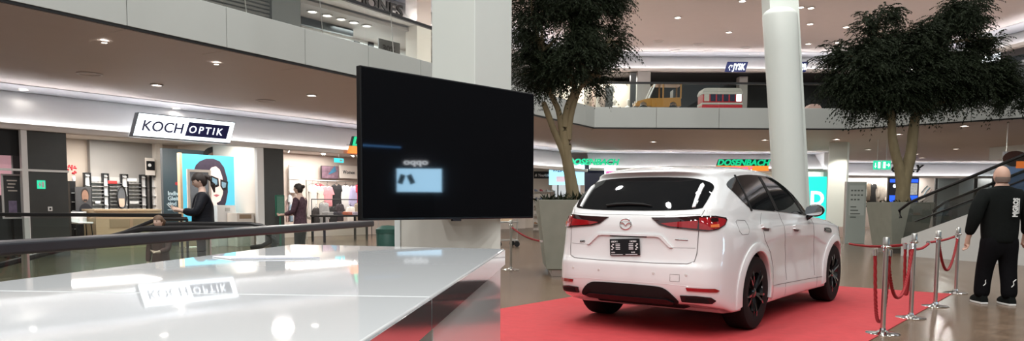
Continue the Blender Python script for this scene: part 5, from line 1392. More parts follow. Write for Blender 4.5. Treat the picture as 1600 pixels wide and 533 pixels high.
t = fthing(SL, 'shop_sign', 'black letters reading JACK & JONES on the upper lit cove', 'sign', s0-1.2, -.04, zk(6.5)+.09)
text('JACK & JONES', .52, BLK, t, (0,0,0), depth=.06, bold=.016, width=s1-s0+1.2); bx(t, 'rail', SLATE, .2, s1-s0+1, .0, .06, -.06, .02)
for (x, y) in ((488,14.5),(511,22),(533,29),(553,35),(573,42)):
    p = SL.at(spx(SL, x, .8, y), .8, zk(6.3)); downlight(p, zk(6.3), 'bright round downlight at the front of the jeans shop', 'downlights of the jeans shop', k=1.7)
for i, (x, y) in enumerate(((559,69),(581,70),(603,66))):
    s, z = SL.px(x, y, 2.6); t = fthing(SL, 'wall_hook_board', 'small black display board on the white jeans shop wall', 'display board', s-.12, 2.63, z-.12, 'display boards in the jeans shop'); bx(t, 'board', BLACK, 0, .26, 0, .06, 0, .5 if i else .22, .01); bx(t, 'ledge', SLATE, 0, .26, -.08, 0, -.02, .0)
s, z = SL.px(592, 82, 1.2)
t = fthing(SL, 'sale_sign', 'grey sale sign reading 30% in the jeans shop', 'sign', s, 1.2, Z_UP); bx(t, 'board', mat('sale_grey', (.10,.10,.10), .5, var=.1), 0, 1.05, 0, .03, z-Z_UP-.05, z-Z_UP+.5, .005); text('30%', .3, BLK, t, (.18,-.006,z-Z_UP+.1), depth=.008, bold=.01, width=.62); bx(t, 'pole', BLACK, .5, .54, .0, .03, 0, z-Z_UP)
# --- upper gallery at the back
UD = mat('upper_shop_dark', (.02,.02,.021), .5, var=.2)  # near-black colour paints in the unlit depth of the shops
fstruct(FB, 'wall_upper_back', UD, .2, 16*K-X_MEET, 4, 4.2, Z_UP, zk(6.6), 'near-black back wall painted for the dark depth of the upper shops')
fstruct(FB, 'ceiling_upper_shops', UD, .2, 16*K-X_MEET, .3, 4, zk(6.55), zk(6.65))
s0, s1, z0, z1 = span(FB, 996, 108, 1016, 168, 0)
fstruct(FB, 'column_8', mat('upper_grey_pier', (.32,.31,.30), .5, var=.04), s0, s1, -.05, .4, Z_UP, zk(6.56), 'grey pier behind the yellow jeep')
fstruct(FB, 'column_9', mat('upper_grey_pier2', (.28,.27,.26), .5, var=.04), spx(FB, 1153, 1, 140), spx(FB, 1166, 1, 140), .8, 1.3, Z_UP, zk(6.5), 'grey pillar behind the toy tram')
fstruct(FB, 'wall_upper_shop', mat('upper_beige', (.50,.42,.36), .6, var=.06), spx(FB, 850, 1.8, 140), spx(FB, 994, 1.8, 140), 1.8, 2.0, Z_UP, zk(6.4), 'beige lit back wall of the upper fashion shop')
fstruct(FB, 'trim_31', BLACK, spx(FB, 985, 0, 130), spx(FB, 994, 0, 130), 0, .2, Z_UP, zk(6.5), 'black shopfront frame on the upper gallery')
area('upper_fashion_lamps', (FB.at(spx(FB, 930, 1, 140), 1.0, zk(6.45))), 3.2, 160, sy=1.2)
MANQ = mat('mannequin_white', (.78,.74,.68), .5, var=.05)
def mannequin(F, x, off, label, m, top, skirt):
    s = spx(F, x, off, 150); t = fthing(F, 'mannequin', label, 'mannequin', s, off, Z_UP, 'mannequins in the upper shop window')
    MB().lathe([(.001,1.86),(.07,1.83),(.09,1.75),(.075,1.66),(.05,1.60),(.05,1.54)], 14).build('head', m, t, smooth=True)
    MB().lathe([(.05,1.55),(.19,1.48),(.2,1.38),(.16,1.15),(.19,.98),(.20,.86)], 18).build('jacket', top, t, smooth=True)
    MB().lathe([(.18,.9),(.2,.8),(.22,.45)], 18).build('skirt', skirt, t, smooth=True)
    for q in (-1, 1):
        MB().tube([(q*.19,0,1.45),(q*.27,0,1.15),(q*.25,-.08,.88)], [.055,.045,.035], 8).build('arm', top, t, smooth=True)
        MB().tube([(q*.09,0,.5),(q*.09,0,.0)], [.07,.04], 8).build('leg', m, t, smooth=True)
    return t
mannequin(FB, 960, .5, 'white mannequin with dark hair-coloured jacket nearest the yellow jeep', MANQ, MANQ, mat('skirt_dark', (.05,.05,.05), .8, var=.2)); mannequin(FB, 982, .5, 'pale headed mannequin in white beside the shopfront frame', MANQ, MANQ, MANQ)
for i, (x, kd, cl, lb) in enumerate(((922,'coat',(.68,.62,.55),'cream coat in the upper shop, nearest the tree'),(930,'coat',(.62,.5,.42),'beige coat in the upper shop'),(938,'dress',(.7,.66,.6),'ivory dress in the upper shop'),(946,'coat',(.35,.28,.24),'brown coat in the upper shop'),(953,'dress',(.05,.05,.05),'black dress in the upper shop'))):
    garment(FB, x, 133, .9, kd, cl, lb, 1.25, .1, 'clothes in the upper shop', turn=30)
ra, rb_ = FB.at(spx(FB, 915, .9, 133), .9, FB.px(930, 133, .9)[1]+.13), FB.at(spx(FB, 958, .9, 133), .9, FB.px(930, 133, .9)[1]+.13)
t = thing('clothes_rail', 'clothes rail in the upper fashion shop', 'clothes rail', Vector((ra.x, ra.y, Z_UP))); o_ = Vector((ra.x, ra.y, Z_UP))
MB().tube([ra-o_, rb_-o_], .018, 8).build('bar', STEEL, t)
for p in (ra, rb_): MB().tube([p-o_, Vector((p.x,p.y,Z_UP))-o_], .016, 8).build('post', STEEL, t)
for i, (x0, x1) in enumerate(((1133,1169),(1247,1263))):
    s0, s1, z0, z1 = span(FB, x0, 96.5, x1, 112, -.4)
    t = fthing(FB, 'shop_sign', ['dark blue sign with white letters JYSK on the upper cove', 'dark blue sign partly hidden behind the round column'][i], 'sign', s0, -.4, z0)
    JB = mat('sign_navy', (.008,.012,.05), .4, emit=(.01,.03,.2), es=.3) if i == 0 else MATS['sign_navy']
    k = .12
    MB().prism([(0,0),(s1-s0-k,0),(s1-s0,z1-z0),(k,z1-z0)], 0, .12, axis='y').build('board', JB, t, bevel=.01)
    text('JYSK', (z1-z0)*.85, BOXW, t, ((s1-s0)*.30,-.006,(z1-z0)*.2), depth=.01, shear=.25, bold=.012, width=(s1-s0)*.58)
    bx(t, 'bracket', STEEL, .3, .36, .1, .5, .1, .16)
    MB().tube([(.22,-.004,.06),(.18,-.004,.2),(.25,-.004,.3),(.34,-.004,.28),(.3,-.004,.2)], .02, 6).build('goose_mark', BOXW, t)
# upper shops behind the large tree
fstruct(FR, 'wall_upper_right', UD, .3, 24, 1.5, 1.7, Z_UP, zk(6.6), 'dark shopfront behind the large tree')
area('upper_side_lamps', FR.at(5, .8, zk(6.4)), 1.2, 40)
s0, s1, z0, z1 = span(FR, 1533, 79, 1560, 96, .6)
t = fthing(FR, 'lit_panel', 'bright shop window panel on the upper gallery behind the large tree', 'lightbox', s0, .6, Z_UP); bx(t, 'panel', BOXW, 0, s1-s0, 0, .1, z0-Z_UP, z1-Z_UP); bx(t, 'foot', SLATE, 0, s1-s0, .02, .1, 0, z0-Z_UP)
# ------------------------------------------------------------------ glass balustrade beside the counter
RAILM = mat('rail_dark', (.035,.037,.045), .3, metal=.2, var=.08, scale=8)
HR = 1.08
b0, b1 = onz(0, 377, HR), onz(560, 345.5, HR)
bu = (b1-b0).normalized()
bs, be = b0 - bu*2.2, b0 + bu*((b1-b0).length + .25)
BF = Frame((bs.x, bs.y), (bu.x, bu.y)); BLn = (be-bs).length
t = thing('glass_balustrade', 'glass balustrade with a broad dark handrail behind the counter', 'balustrade', M=BF.M.copy())
m_ = MB(); m_.box(0, BLn, -.075, .075, HR-.06, HR); m_.build('handrail', RAILM, t, bevel=.014, seg=3)
m_ = MB(); m_.box(0, BLn, -.04, .04, 0, .1); m_.build('base_channel', STEEL, t, bevel=.004)
cuts = sorted([0, BLn] + [BF.px(x, y, 0)[0] for x, y in ((40,410),(326,385))] + [1.0])
for a, c in zip(cuts, cuts[1:]):
    MB().box(a+.008, c-.008, -.007, .007, .1, HR-.055).build('pane', GLASS, t)
for a in cuts[1:-1]: MB().box(a-.007, a+.007, -.015, .015, .1, HR-.055).build('post', STEEL, t)
# ------------------------------------------------------------------ sunken moving walkways
def walkway(name, label, X0, Yc, half, slope, length, z_rail=.97, group=None, flat=1.2, xn=0.0):
    """a moving walkway that falls towards -x from X0"""
    t = thing(name, label, 'moving walkway', (X0, Yc, 0), 0, group)
    def zz(x, z0): return z0 if x > 0 else z0 + x*slope
    for sg, dx in ((-1, 0.0), (1, xn)):
        pts = [(flat+.05+dx, sg*half, z_rail-.30)]
        for k in range(7): pts.append((flat+dx+.28*math.sin(math.pi*k/6)*1.0, sg*half, z_rail-.30+.30*(1-math.cos(math.pi*k/6))/2*1.0))
        pts += [(dx+.4, sg*half, z_rail), (dx, sg*half, z_rail-.01), (dx-.5, sg*half, z_rail-.5*slope-.01), (dx-length, sg*half, z_rail-length*slope)]
        MB().tube(pts[1:], 1, 8, flat=(.04,.032)).build('handrail', BLACK, t, smooth=True)
        g = MB()
        g.prism([(dx+flat, z_rail-.32), (dx+flat, z_rail-.03), (dx, z_rail-.035), (dx-length, z_rail-.035-length*slope), (dx-length, -.02+.18-length*slope), (dx, .18), (dx+flat, .18)], sg*half-.006, sg*half+.006, axis='y')
        g.build('side_glass', GLASS, t)
        MB().prism([(dx+flat+.1, 0), (dx+flat+.1, .19), (dx, .19), (dx-length, .19-length*slope), (dx-length, -.12-length*slope), (dx, -.1)], sg*half-.05 + (.0 if sg < 0 else -.03), sg*half+.08 + (-.03 if sg < 0 else 0), axis='y').build('skirt', RAILM, t)
    TR = MATS.get('walkway_rubber') or mat('walkway_rubber', (.03,.03,.032), .6, var=.2, scale=50)
    MB().prism([(flat, .0), (flat, .012), (0, .012), (-length, .012-length*slope), (-length, -.1-length*slope), (0, -.1)], -half+.08, half-.08, axis='y').build('belt', TR, t)
    return t
W1 = ony(393, 363, 8.0)
walkway('moving_walkway', 'moving walkway sinking away behind the glass balustrade', -3.95, 8.72, .80, .26, 9.0, z_rail=.98, xn=-.55, flat=1.15)
walkway('moving_walkway', 'second moving walkway before the optician counter', -5.35, 11.7, .62, .32, .8, z_rail=1.02, flat=1.1) if False else None
# short glass barrier on the far side with thin black rail
fa, fb = ony(-30, 335, 12.2), ony(283, 330.5, 12.2)
t = thing('barrier_rail', 'thin black rail on posts before the optician', 'railing', ((fa.x+fb.x)/2, 12.2, 0))
L_ = (fb.x-fa.x)/2
MB().box(-L_, L_, -.025, .025, fa.z-.03, fa.z+.03).build('rail', BLACK, t, bevel=.01)
n = 5
for k in (0, n-1): MB().box(-L_+2*L_*k/(n-1)-.015, -L_+2*L_*k/(n-1)+.015, -.015, .015, 0, fa.z-.03).build('post', BLACK, t)
for k in range(n-1): MB().box(-L_+2*L_*k/(n-1)+.03, -L_+2*L_*(k+1)/(n-1)-.03, -.006, .006, .08, fa.z-.06).build('pane', GLASS, t)
p0, p1, p2 = ony(205, 359, 11.2), ony(246, 342.5, 11.2), ony(292, 342, 11.2)
t = thing('sloping_handrail', 'sloping black handrail in front of the optician counter', 'handrail', (p1.x, 11.2, 0)); o_ = Vector((p1.x, 11.2, 0))
MB().tube([p0+(p0-p1)*1.2-o_, p0-o_, p1-o_, p2-o_], .03, 8).build('rail', BLACK, t, smooth=True)
for p in (p1, p2): MB().tube([p-o_, Vector((p.x, p.y, 0))-o_], .02, 8).build('post', BLACK, t)
# ------------------------------------------------------------------ escalator climbing behind the man
ea, eb = onz(1402, 399, 0), onz(1600, 415, 0)
EU = Vector((eb.x-ea.x, eb.y-ea.y, 0)).normalized()
EFr = Frame((ea.x, ea.y), (EU.x, EU.y))
ESC = mat('escalator_panel', (.50,.50,.48), .4, var=.03)
t = thing('escalator', 'escalator with pale side panel and black handrails behind the walking man', 'escalator', M=EFr.M.copy())
pw = [EFr.px(x, y, 0) for x, y in ((1412,375),(1440,362),(1528,330))]
sl = (pw[2][1]-pw[1][1])/(pw[2][0]-pw[1][0])
def ez(s): return pw[1][1] + sl*(s-pw[1][0])
s_end = 7.0; s_st = pw[1][0]-.55
ph = [EFr.px(x, y, 0) for x, y in ((1434,311),(1526,276))]; sl2 = (ph[1][1]-ph[0][1])/(ph[1][0]-ph[0][0])
dzr = max(.55, ph[0][1]-ez(ph[0][0]))
pl_ = [EFr.px(x, y, 0) for x, y in ((1475,323),(1530,304))]
for off_, nm in ((0.0, 'near'), (1.15, 'far')):
    MB().prism([(s_st,0),(s_end,0),(s_end,ez(s_end)),(s_st,max(.1,ez(s_st)))], off_-.05, off_+.05, axis='y').build('side_panel', ESC, t)
    GD = MATS.get('escalator_glass_m') or glass_mat('escalator_glass', (.75,.78,.78), .8)
    MATS['escalator_glass_m'] = GD
    MB().prism([(s_st,max(.1,ez(s_st))),(s_end,ez(s_end)),(s_end,ez(s_end)+dzr),(s_st+.2,ez(s_st+.2)+dzr)], off_-.006, off_+.006, axis='y').build('glass', GD, t)
    MB().tube([(s_st-.1,off_,ez(s_st)+dzr-.35),(s_st-.15,off_,ez(s_st)+dzr-.15),(s_st+.05,off_,ez(s_st)+dzr-.02)] + [(s_st+.2+k*(s_end-s_st-.2)/6, off_, ez(s_st+.2+k*(s_end-s_st-.2)/6)+dzr) for k in range(7)], 1, 8, flat=(.045,.035)).build('handrail', BLACK, t, smooth=True)
    MB().tube([(s_st+.4,off_-.06,ez(s_st+.4)+.30),(s_end,off_-.06,ez(s_end)+.30)], .022, 6).build('trim_rail', BLACK, t)
EST = MATS.get('walkway_rubber')
k = 0; s = s_st+.3
while s < s_end-.4:
    z = max(0, ez(s)-.25); MB().box(s, s+.42, .07, 1.08, z-.2, z).build('step', EST, t); s += .4
# ------------------------------------------------------------------ dropped ceiling piece and hanging picture at the edge of frame
p = [onz(x, y, zk(3.3)) for x, y in ((1545,232),(1600,224))]
a, c = ony(1552, 231, 19.0), ony(1566, 258, 17.0)
m_ = MB(); bA = onz(1546, 231, Z_CEIL-.005); bB = onz(1640, 222, Z_CEIL-.005)
m_.prism([(bA.x, bA.y), (bB.x, bB.y), (bB.x+2.5, bB.y-3.0), (bA.x+.55, bA.y-4.6)], zk(2.95), Z_CEIL-.005)
struct('ceiling_drop', m_, COVE, 'white dropped ceiling piece above the escalator')
a, c = ony(1568, 237, 23), ony(1640, 305, 23)
t = thing('hanging_banner', 'blue hanging picture banner with a dark haired figure behind the man', 'banner', (a.x, 23, c.z))
W_, H_ = c.x-a.x, a.z-c.z
bx(t, 'panel', mat('banner_blue', (.22,.33,.55), .4, var=.4, scale=3, emit=(.2,.3,.55), es=.3), 0, W_, 0, .06, 0, H_*.65); bx(t, 'upper_panel', mat('banner_white', (.8,.82,.86), .4, var=.05), 0, W_, .01, .05, H_*.65, H_)
oval(t, 'printed_hair', mat('banner_brown', (.10,.04,.03), .5, var=.3), W_*.25, H_*.84, W_*.26, H_*.18, -.012, .012); bx(t, 'orange_patch', SORANGE, W_*.27, W_*.6, -.018, .01, H_*.62, H_*.78); bx(t, 'hanger', STEEL, .1, .12, .02, .04, H_, Z_CEIL-c.z); bx(t, 'hanger', STEEL, W_-.12, W_-.1, .02, .04, H_, Z_CEIL-c.z)
# bin and trolley seen under the television
p = onz(606, 384.5, 0); p = ony(606, 366, 14.0)
t = thing('litter_bin', 'dark green litter bin beside the television stand', 'bin', (p.x, 14.0, 0))
BG_ = mat('bin_green', (.02,.07,.055), .4, var=.1); MB().lathe([(.17,0),(.2,.02),(.22,.72),(.2,.76)], 20).build('body', BG_, t, smooth=True); MB().lathe([(.225,.70),(.225,.78),(.12,.84),(.002,.85)], 20).build('lid', BG_, t, smooth=True)
p = ony(790, 366, 22.0)
t = thing('shopping_trolley', 'low metal trolley with dark wheels behind the lone rope post', 'trolley', (p.x, 22.0, 0), R(20))
for a_ in (-.28, .28):
    for b_ in (-.22, .22): MB().lathe([(.001,-.02),(.08,-.02),(.09,0),(.08,.02),(.001,.02)], 14, (a_, b_, .09), axis='y').build('wheel', BLACK, t, smooth=True); MB().tube([(a_, b_, .15), (a_, b_, .95)], .015, 6).build('post', STEEL, t)
bx(t, 'tray', STEEL, -.32, .32, -.25, .25, .18, .22, .01); bx(t, 'tray', STEEL, -.32, .32, -.25, .25, .72, .76, .01); bx(t, 'parcel', WOOD, -.2, .15, -.18, .15, .76, .90, .01)
# ------------------------------------------------------------------ children's ride vehicles on the gallery
YEL = mat('ride_yellow', (.33,.145,.012), .35, var=.05); RED = mat('ride_red', (.42,.02,.03), .35, var=.05); CRM = mat('ride_cream', (.44,.41,.37), .4, var=.04)
a, c = ony(990, 170, 27.4), ony(1064, 131, 27.4)
S_ = (c.x-a.x)/1.8
t = thing('ride_jeep', 'yellow children ride jeep on the upper gallery', 'ride', (a.x, 27.4, Z_UP)); t.scale = (S_, S_, (c.z-Z_UP)/1.32)
MB().prism([(0,.38),(.08,.55),(.55,.68),(.62,.68),(.62,.34),(.45,.34),(.42,.46),(.32,.52),(.2,.46),(.18,.34),(.02,.34)], -.38, .38, axis='y').build('bonnet', YEL, t, bevel=.02)
MB().prism([(.6,.30),(.6,.66),(1.72,.70),(1.74,.34),(1.58,.34),(1.54,.46),(1.44,.52),(1.32,.46),(1.3,.30)], -.4, .4, axis='y').build('body', YEL, t, bevel=.02)
MB().prism([(.72,1.24),(.75,1.30),(1.76,1.30),(1.78,1.22)], -.42, .42, axis='y').build('canopy', YEL, t, bevel=.02)
for yy in (-.38, .38):
    MB().tube([(.5,yy,.66),(.74,yy,1.24)], .03, 6).build('windscreen_post', WHITE, t)
    for xx in (1.05, 1.72): MB().tube([(xx,yy,.66),(xx,yy,1.24)], .03, 6).build('post', YEL, t)
    for xx in (.31, 1.43): MB().lathe([(.06,-.06),(.17,-.06),(.19,-.03),(.19,.03),(.17,.06),(.06,.06)], 20, (xx, yy*1.0, .19), axis='y').build('wheel', TYRE, t, smooth=True)
    MB().lathe([(.001,-.02),(.06,-.02),(.06,.02)], 12, (.02, yy*.6, .5), axis='x').build('headlamp', CHROME, t, smooth=True)
bx(t, 'seat', BLACK, 1.1, 1.5, -.3, .3, .5, .66, .03); bx(t, 'seat_back', BLACK, 1.45, 1.55, -.3, .3, .6, 1.05, .03); bx(t, 'bumper', SLATE, -.06, .02, -.38, .38, .24, .34, .02)
a, c = ony(1093, 172, 27.2), ony(1156, 140, 27.2)
t = thing('ride_tram', 'red and cream children ride tram on the upper gallery', 'ride', (a.x, 27.2, Z_UP)); W_ = c.x-a.x; H_ = c.z-Z_UP
t.scale = (W_/1.6, 1, H_/.82)
bx(t, 'chassis', BLACK, .1, 1.5, -.3, .3, .0, .1); bx(t, 'lower_body', RED, 0, 1.6, -.38, .38, .1, .3, .03); bx(t, 'waist_band', CRM, .0, 1.6, -.385, .385, .3, .36, .005); bx(t, 'upper_body', RED, .02, 1.58, -.375, .375, .36, .66, .02)
for k in range(6): bx(t, 'window', CRM if k in (0,) else (NAVYP if k < 5 else BOXW), .07+.255*k, .07+.255*k+.2, -.382, -.37, .40, .62)
bx(t, 'cream_band', CRM, 0, 1.6, -.39, .39, .62, .70, .01); MB().prism([(0,.70),(.06,.80),(.2,.82),(1.4,.82),(1.54,.80),(1.6,.70)], -.36, .36, axis='y').build('roof', CRM, t, bevel=.02)
for xx in (.3, 1.3):
    for yy in (-.3, .3): MB().lathe([(.001,-.03),(.09,-.03),(.09,.03),(.001,.03)], 14, (xx, yy, .091), axis='y').build('wheel', TYRE, t)
# gallery clutter beyond the column
a = ony(1268, 167, 27.6)
t = thing('ride_car', 'small pink and cream ride beyond the round column', 'ride', (a.x, 27.6, Z_UP)); MB().prism([(-.4,.1),(-.42,.25),(-.2,.34),(-.1,.45),(.2,.45),(.3,.3),(.42,.26),(.42,.1)], -.22, .22, axis='y').build('body', mat('ride_pink', (.6,.4,.36), .4, var=.1), t, bevel=.02)
for xx in (-.25, .27):
    for yy in (-.2, .2): MB().lathe([(.001,-.03),(.09,-.03),(.09,.03),(.001,.03)], 14, (xx, yy, .091), axis='y').build('wheel', TYRE, t)
# ------------------------------------------------------------------ hall sides behind and beside the camera
DW = mat('unlit_shopfront', (.03,.03,.034), .35, var=.15, scale=2)
FO = Frame((13.0, 9.0), (0, -1))
fstruct(FO, 'wall_side', DW, 0, 23, .0, .2, 0, Z_CEIL, 'unlit shopfronts to the side of the hall')
fstruct(FO, 'wall_side_upper', DW, 0, 23, .0, .2, Z_CEIL, 8.6, 'unlit upper gallery to the side of the hall')
s0 = 9.0-4.4; 
t = fthing(FO, 'phone_shop_screen', 'bright white phone advertisement screen under small white letters', 'screen', s0, -.12, 0)
PS = mat('phone_screen', (.6,.75,.85), .3, emit=(.40,.70,.95), es=11.0, var=.05)
bx(t, 'screen', PS, 0, 1.1, 0, .1, 1.55, 2.12); bx(t, 'stand', BLACK, .2, 1.1, .02, .1, 0, 1.55)
text('oppo', .2, mat('sign_bright', (.9,.9,.9), .4, emit=(.9,.95,1), es=7), t, (.33,-.006,2.22), depth=.02, bold=.006, width=.6)
for x_, r_ in ((.75,25),(.98,-20)): MB().cbox((x_, -.008, 1.86), (.13,.01,.24), Matrix.Rotation(R(r_), 4, 'Y')).build('phone_picture', mat('phone_blue_%d' % int(x_*100), (.12,.25,.36), .3, var=.3), t)
t = fthing(FO, 'blue_light_line', 'thin blue light line over the unlit shopfronts', 'light', 0, -.05, 0)
MB().prism([(5.6,2.62),(5.6,2.66),(9,2.85),(9,2.78)], -.02, .02, axis='y').build('tube', mat('blue_line', (.1,.3,.6), .4, emit=(.12,.35,.8), es=2.5), t)
m_ = MB(); m_.box(-32, 13, -14.3, -14, 0, 6.0); struct('wall_rear', m_, mat('rear_wall', (.38,.37,.36), .6, var=.1, scale=1), 'far end of the hall behind the viewer')
m_ = MB(); m_.box(-30.3, -30, -14, 54, 0, 9); struct('wall_left', m_, GREYW, 'closed wall of the hall')
# ------------------------------------------------------------------ planters and trees
CONC = mat('planter_concrete', (.24,.245,.20), .75, var=.12, scale=5, bump=.2)
SOIL = mat('planter_soil', (.03,.024,.018), .9, var=.4, scale=30, bump=.8)
BARK = mat('bark', (.18,.145,.08), .8, var=.35, scale=10, bump=.6, stretch=(1,1,.25))
LEAF = mat('leaf_dark', (.014,.020,.010), .6, var=.5, scale=3, spec=.12)
def planter(name, label, c, ang, top, bot, H):
    t = thing(name, label, 'planter', c, ang)
    def ring(h, z): return [(-h,-h,z),(h,-h,z),(h,h,z),(-h,h,z)]
    m_ = MB(); m_.grid([ring(bot/2-.06,.12), ring(bot/2,.14), ring(top/2,H), ring(top/2-.05,H), ring(top/2-.08,H-.12)], closed_u=True); m_.addf([(0,1,2,3)])
    m_.build('pot', CONC, t, bevel=.008)
    m_ = MB(); n = 14; rows_ = []
    for i in range(n+1): rows_.append([((i/n-.5)*(top-.14), (k/n-.5)*(top-.14), H-.08+.06*mnoise.noise((i*.7,k*.7,3))) for k in range(n+1)])
    m_.grid(rows_); m_.build('soil', SOIL, t)
    m_ = MB(); m_.box(-bot/2+.1, bot/2-.1, -bot/2+.1, bot/2-.1, 0, .13); m_.build('plinth', STEEL, t, bevel=.005)
    return t
def tree(name, label, base, trunks, blobs, nspray, nleaf, L, seed, Wd=.012, inner=.35):
    rnd = random.Random(seed)
    t = thing(name, label, 'tree', base)
    o_ = Vector(base)
    for path, rad in trunks:
        P = [Vector(p)-o_ for p in path]
        # smooth the stem
        S_ = []; RR = []
        for i in range(len(P)-1):
            p0, p1, p2, p3 = P[max(i-1,0)], P[i], P[i+1], P[min(i+2,len(P)-1)]
            for k in range(6):
                u = k/6; S_.append(.5*((2*p1)+(p2-p0)*u+(2*p0-5*p1+4*p2-p3)*u*u+(3*p1-p0-3*p2+p3)*u**3)); RR.append(rad[i]+(rad[i+1]-rad[i])*u)
        S_.append(P[-1]); RR.append(rad[-1])
        RR = [r_*(1+.12*mnoise.noise((S_[i].x*5, S_[i].y*5, S_[i].z*4))) for i, r_ in enumerate(RR)]
        MB().tube(S_, RR, 10).build('trunk', BARK, t, smooth=True)
    ends = [Vector(p[0][-1])-o_ for p in trunks] + [Vector(p[0][-2])-o_ for p in trunks]
    # limbs from the stems into each leaf mass
    lm = MB()
    for (c, r_) in blobs:
        c = Vector(c)-o_; e = min(ends, key=lambda q: (q-c).length)
        for j in range(3):
            tgt = c + Vector((rnd.uniform(-.6,.6)*r_[0], rnd.uniform(-.6,.6)*r_[1], rnd.uniform(-.2,.7)*r_[2]))
            mid = (e+tgt)/2 + Vector((rnd.uniform(-.15,.15), rnd.uniform(-.15,.15), rnd.uniform(0,.25)))
            lm.tube([e, (e+mid)/2+Vector((rnd.uniform(-.05,.05),rnd.uniform(-.05,.05),0)), mid, tgt], [.035,.028,.02,.008], 6)
    lm.build('limbs', BARK, t, smooth=True)
    vs, fs = [], []
    vol = [r_[0]*r_[1]*r_[2] for c, r_ in blobs]; tot = sum(v**.75 for v in vol)
    for (c, r_), v in zip(blobs, vol):
        c = Vector(c)-o_
        TUFT = 34
        for s in range(int(nspray*(v**.75)/tot)):
            if s % TUFT == 0:
                while True:
                    d = Vector((rnd.uniform(-1,1), rnd.uniform(-1,1), rnd.uniform(-1,1)))
                    if d.length < 1 and d.length > inner*rnd.random(): break
                d = d.normalized()*(d.length**.45)
                pc_ = c + Vector((d.x*r_[0], d.y*r_[1], d.z*r_[2]))
                dc_ = (Vector((d.x, d.y, d.z*.5+.28)) + Vector((rnd.gauss(0,.3), rnd.gauss(0,.3), rnd.gauss(0,.2)))).normalized()
                tl_ = rnd.uniform(.8,1.35)
            back = rnd.random()
            p = pc_ - dc_*L*.9*back + Vector((rnd.gauss(0,L*.16), rnd.gauss(0,L*.16), rnd.gauss(0,L*.13)))
            dirv = (dc_ + Vector((rnd.gauss(0,.42), rnd.gauss(0,.42), rnd.gauss(0,.32)))).normalized()
            ln = L*rnd.uniform(.55,1.05)*tl_; n = nleaf
            prev = p
            for k in range(n):
                u = (k+1)/n
                q = p + dirv*ln*u + Vector((0,0,-1))*(ln*.55*u*u)
                tn = (q-prev).normalized(); side = tn.cross(Vector((0,0,1)))
                if side.length < 1e-3: side = Vector((1,0,0))
                side.normalize()
                for sg in (-1, 1):
                    ld = (tn*.8 + side*sg*rnd.uniform(.3,.8) + Vector((rnd.uniform(-.2,.2), rnd.uniform(-.2,.2), -rnd.uniform(.2,.7)))).normalized()
                    ll = ln*rnd.uniform(.10,.17); wv = ld.cross(Vector((rnd.uniform(-1,1), rnd.uniform(-1,1), rnd.uniform(-1,1)))).normalized()*Wd*rnd.uniform(.7,1.3)
                    b_ = len(vs)
                    vs += [tuple(q), tuple(q+ld*ll*.45+wv), tuple(q+ld*ll), tuple(q+ld*ll*.45-wv)]; fs.append((b_,b_+1,b_+2,b_+3))
                prev = q
    me = bpy.data.meshes.new('foliage'); me.from_pydata(vs, [], fs); me.materials.append(LEAF)
    o = part('foliage', me, t); o['kind'] = 'stuff'
    return t
def groundcover(parent, top, H, seed, n=420):
    rnd = random.Random(seed); vs, fs = [], []
    for i in range(n):
        p = Vector((rnd.uniform(-.45,.45)*top, rnd.uniform(-.45,.45)*top, H-.08))
        d = Vector((rnd.gauss(0,.5), rnd.gauss(0,.5), 1)).normalized(); ll = rnd.uniform(.12,.30)
        wv = d.cross(Vector((rnd.uniform(-1,1), rnd.uniform(-1,1), .1))).normalized()*rnd.uniform(.012,.028)
        b_ = len(vs); tip = p + d*ll + Vector((d.x,d.y,-.3))*ll*.35
        vs += [tuple(p), tuple(p+d*ll*.55+wv), tuple(tip), tuple(p+d*ll*.55-wv)]; fs.append((b_,b_+1,b_+2,b_+3))
    me = bpy.data.meshes.new('groundcover'); me.from_pydata(vs, [], fs); me.materials.append(LEAF)
    part('groundcover', me, parent)['kind'] = 'stuff'
def blob(x, y, Y, rx, rz, ry=None):
    c = ony(x, y, Y); k = Y/FPX
    return (tuple(c), (rx*k, (ry or rx*.85)*k, rz*k))
# first tree, behind the rear of the car
pX = ony(841, 313, 12.6).x; PT = 1.86
c1 = (pX+PT/2, 12.6+PT/2, 0)
groundcover(planter('tree_planter', 'square grey concrete planter behind the rear of the car', c1, 0, PT, 1.55, 1.335), PT, 1.335, 4)
Y1 = 13.3
def tp(*pts, Y=Y1, dy=0): return [tuple(ony(x, y, Y + (dy*i))) for i, (x, y) in enumerate(pts)]
b1_ = ony(897, 316, Y1)
tree('ficus_tree', 'slender dark leaved tree growing from the planter behind the car', (b1_.x, b1_.y, 1.30),
     [(tp((899,322),(893,285),(886,245),(882,205),(886,170),(897,140),(888,105),(902,70),(908,30),(905,-30)), [.125,.10,.085,.07,.062,.058,.052,.048,.042,.025]),
      (tp((897,318),(888,262),(880,220),(873,175),(862,150),(850,115),(845,80)), [.085,.07,.06,.052,.047,.042,.025]),
      (tp((893,318),(884,250),(866,205),(851,165),(849,162)), [.08,.07,.06,.05,.045]),
      (tp((888,240),(890,190),(905,140),(925,120),(940,90)), [.06,.06,.05,.04,.025])],
     [blob(868,55,Y1,68,58), blob(930,40,Y1,42,52), blob(830,95,Y1,26,34), blob(905,95,Y1,55,34), blob(955,70,Y1,22,22), blob(885,-25,Y1,84,52), blob(836,20,Y1,30,42), blob(826,124,Y1,18,14), blob(925,125,Y1,22,18), blob(878,112,Y1,38,20), blob(948,10,Y1,26,28)],
     7500, 10, .38, 3, Wd=.0075)
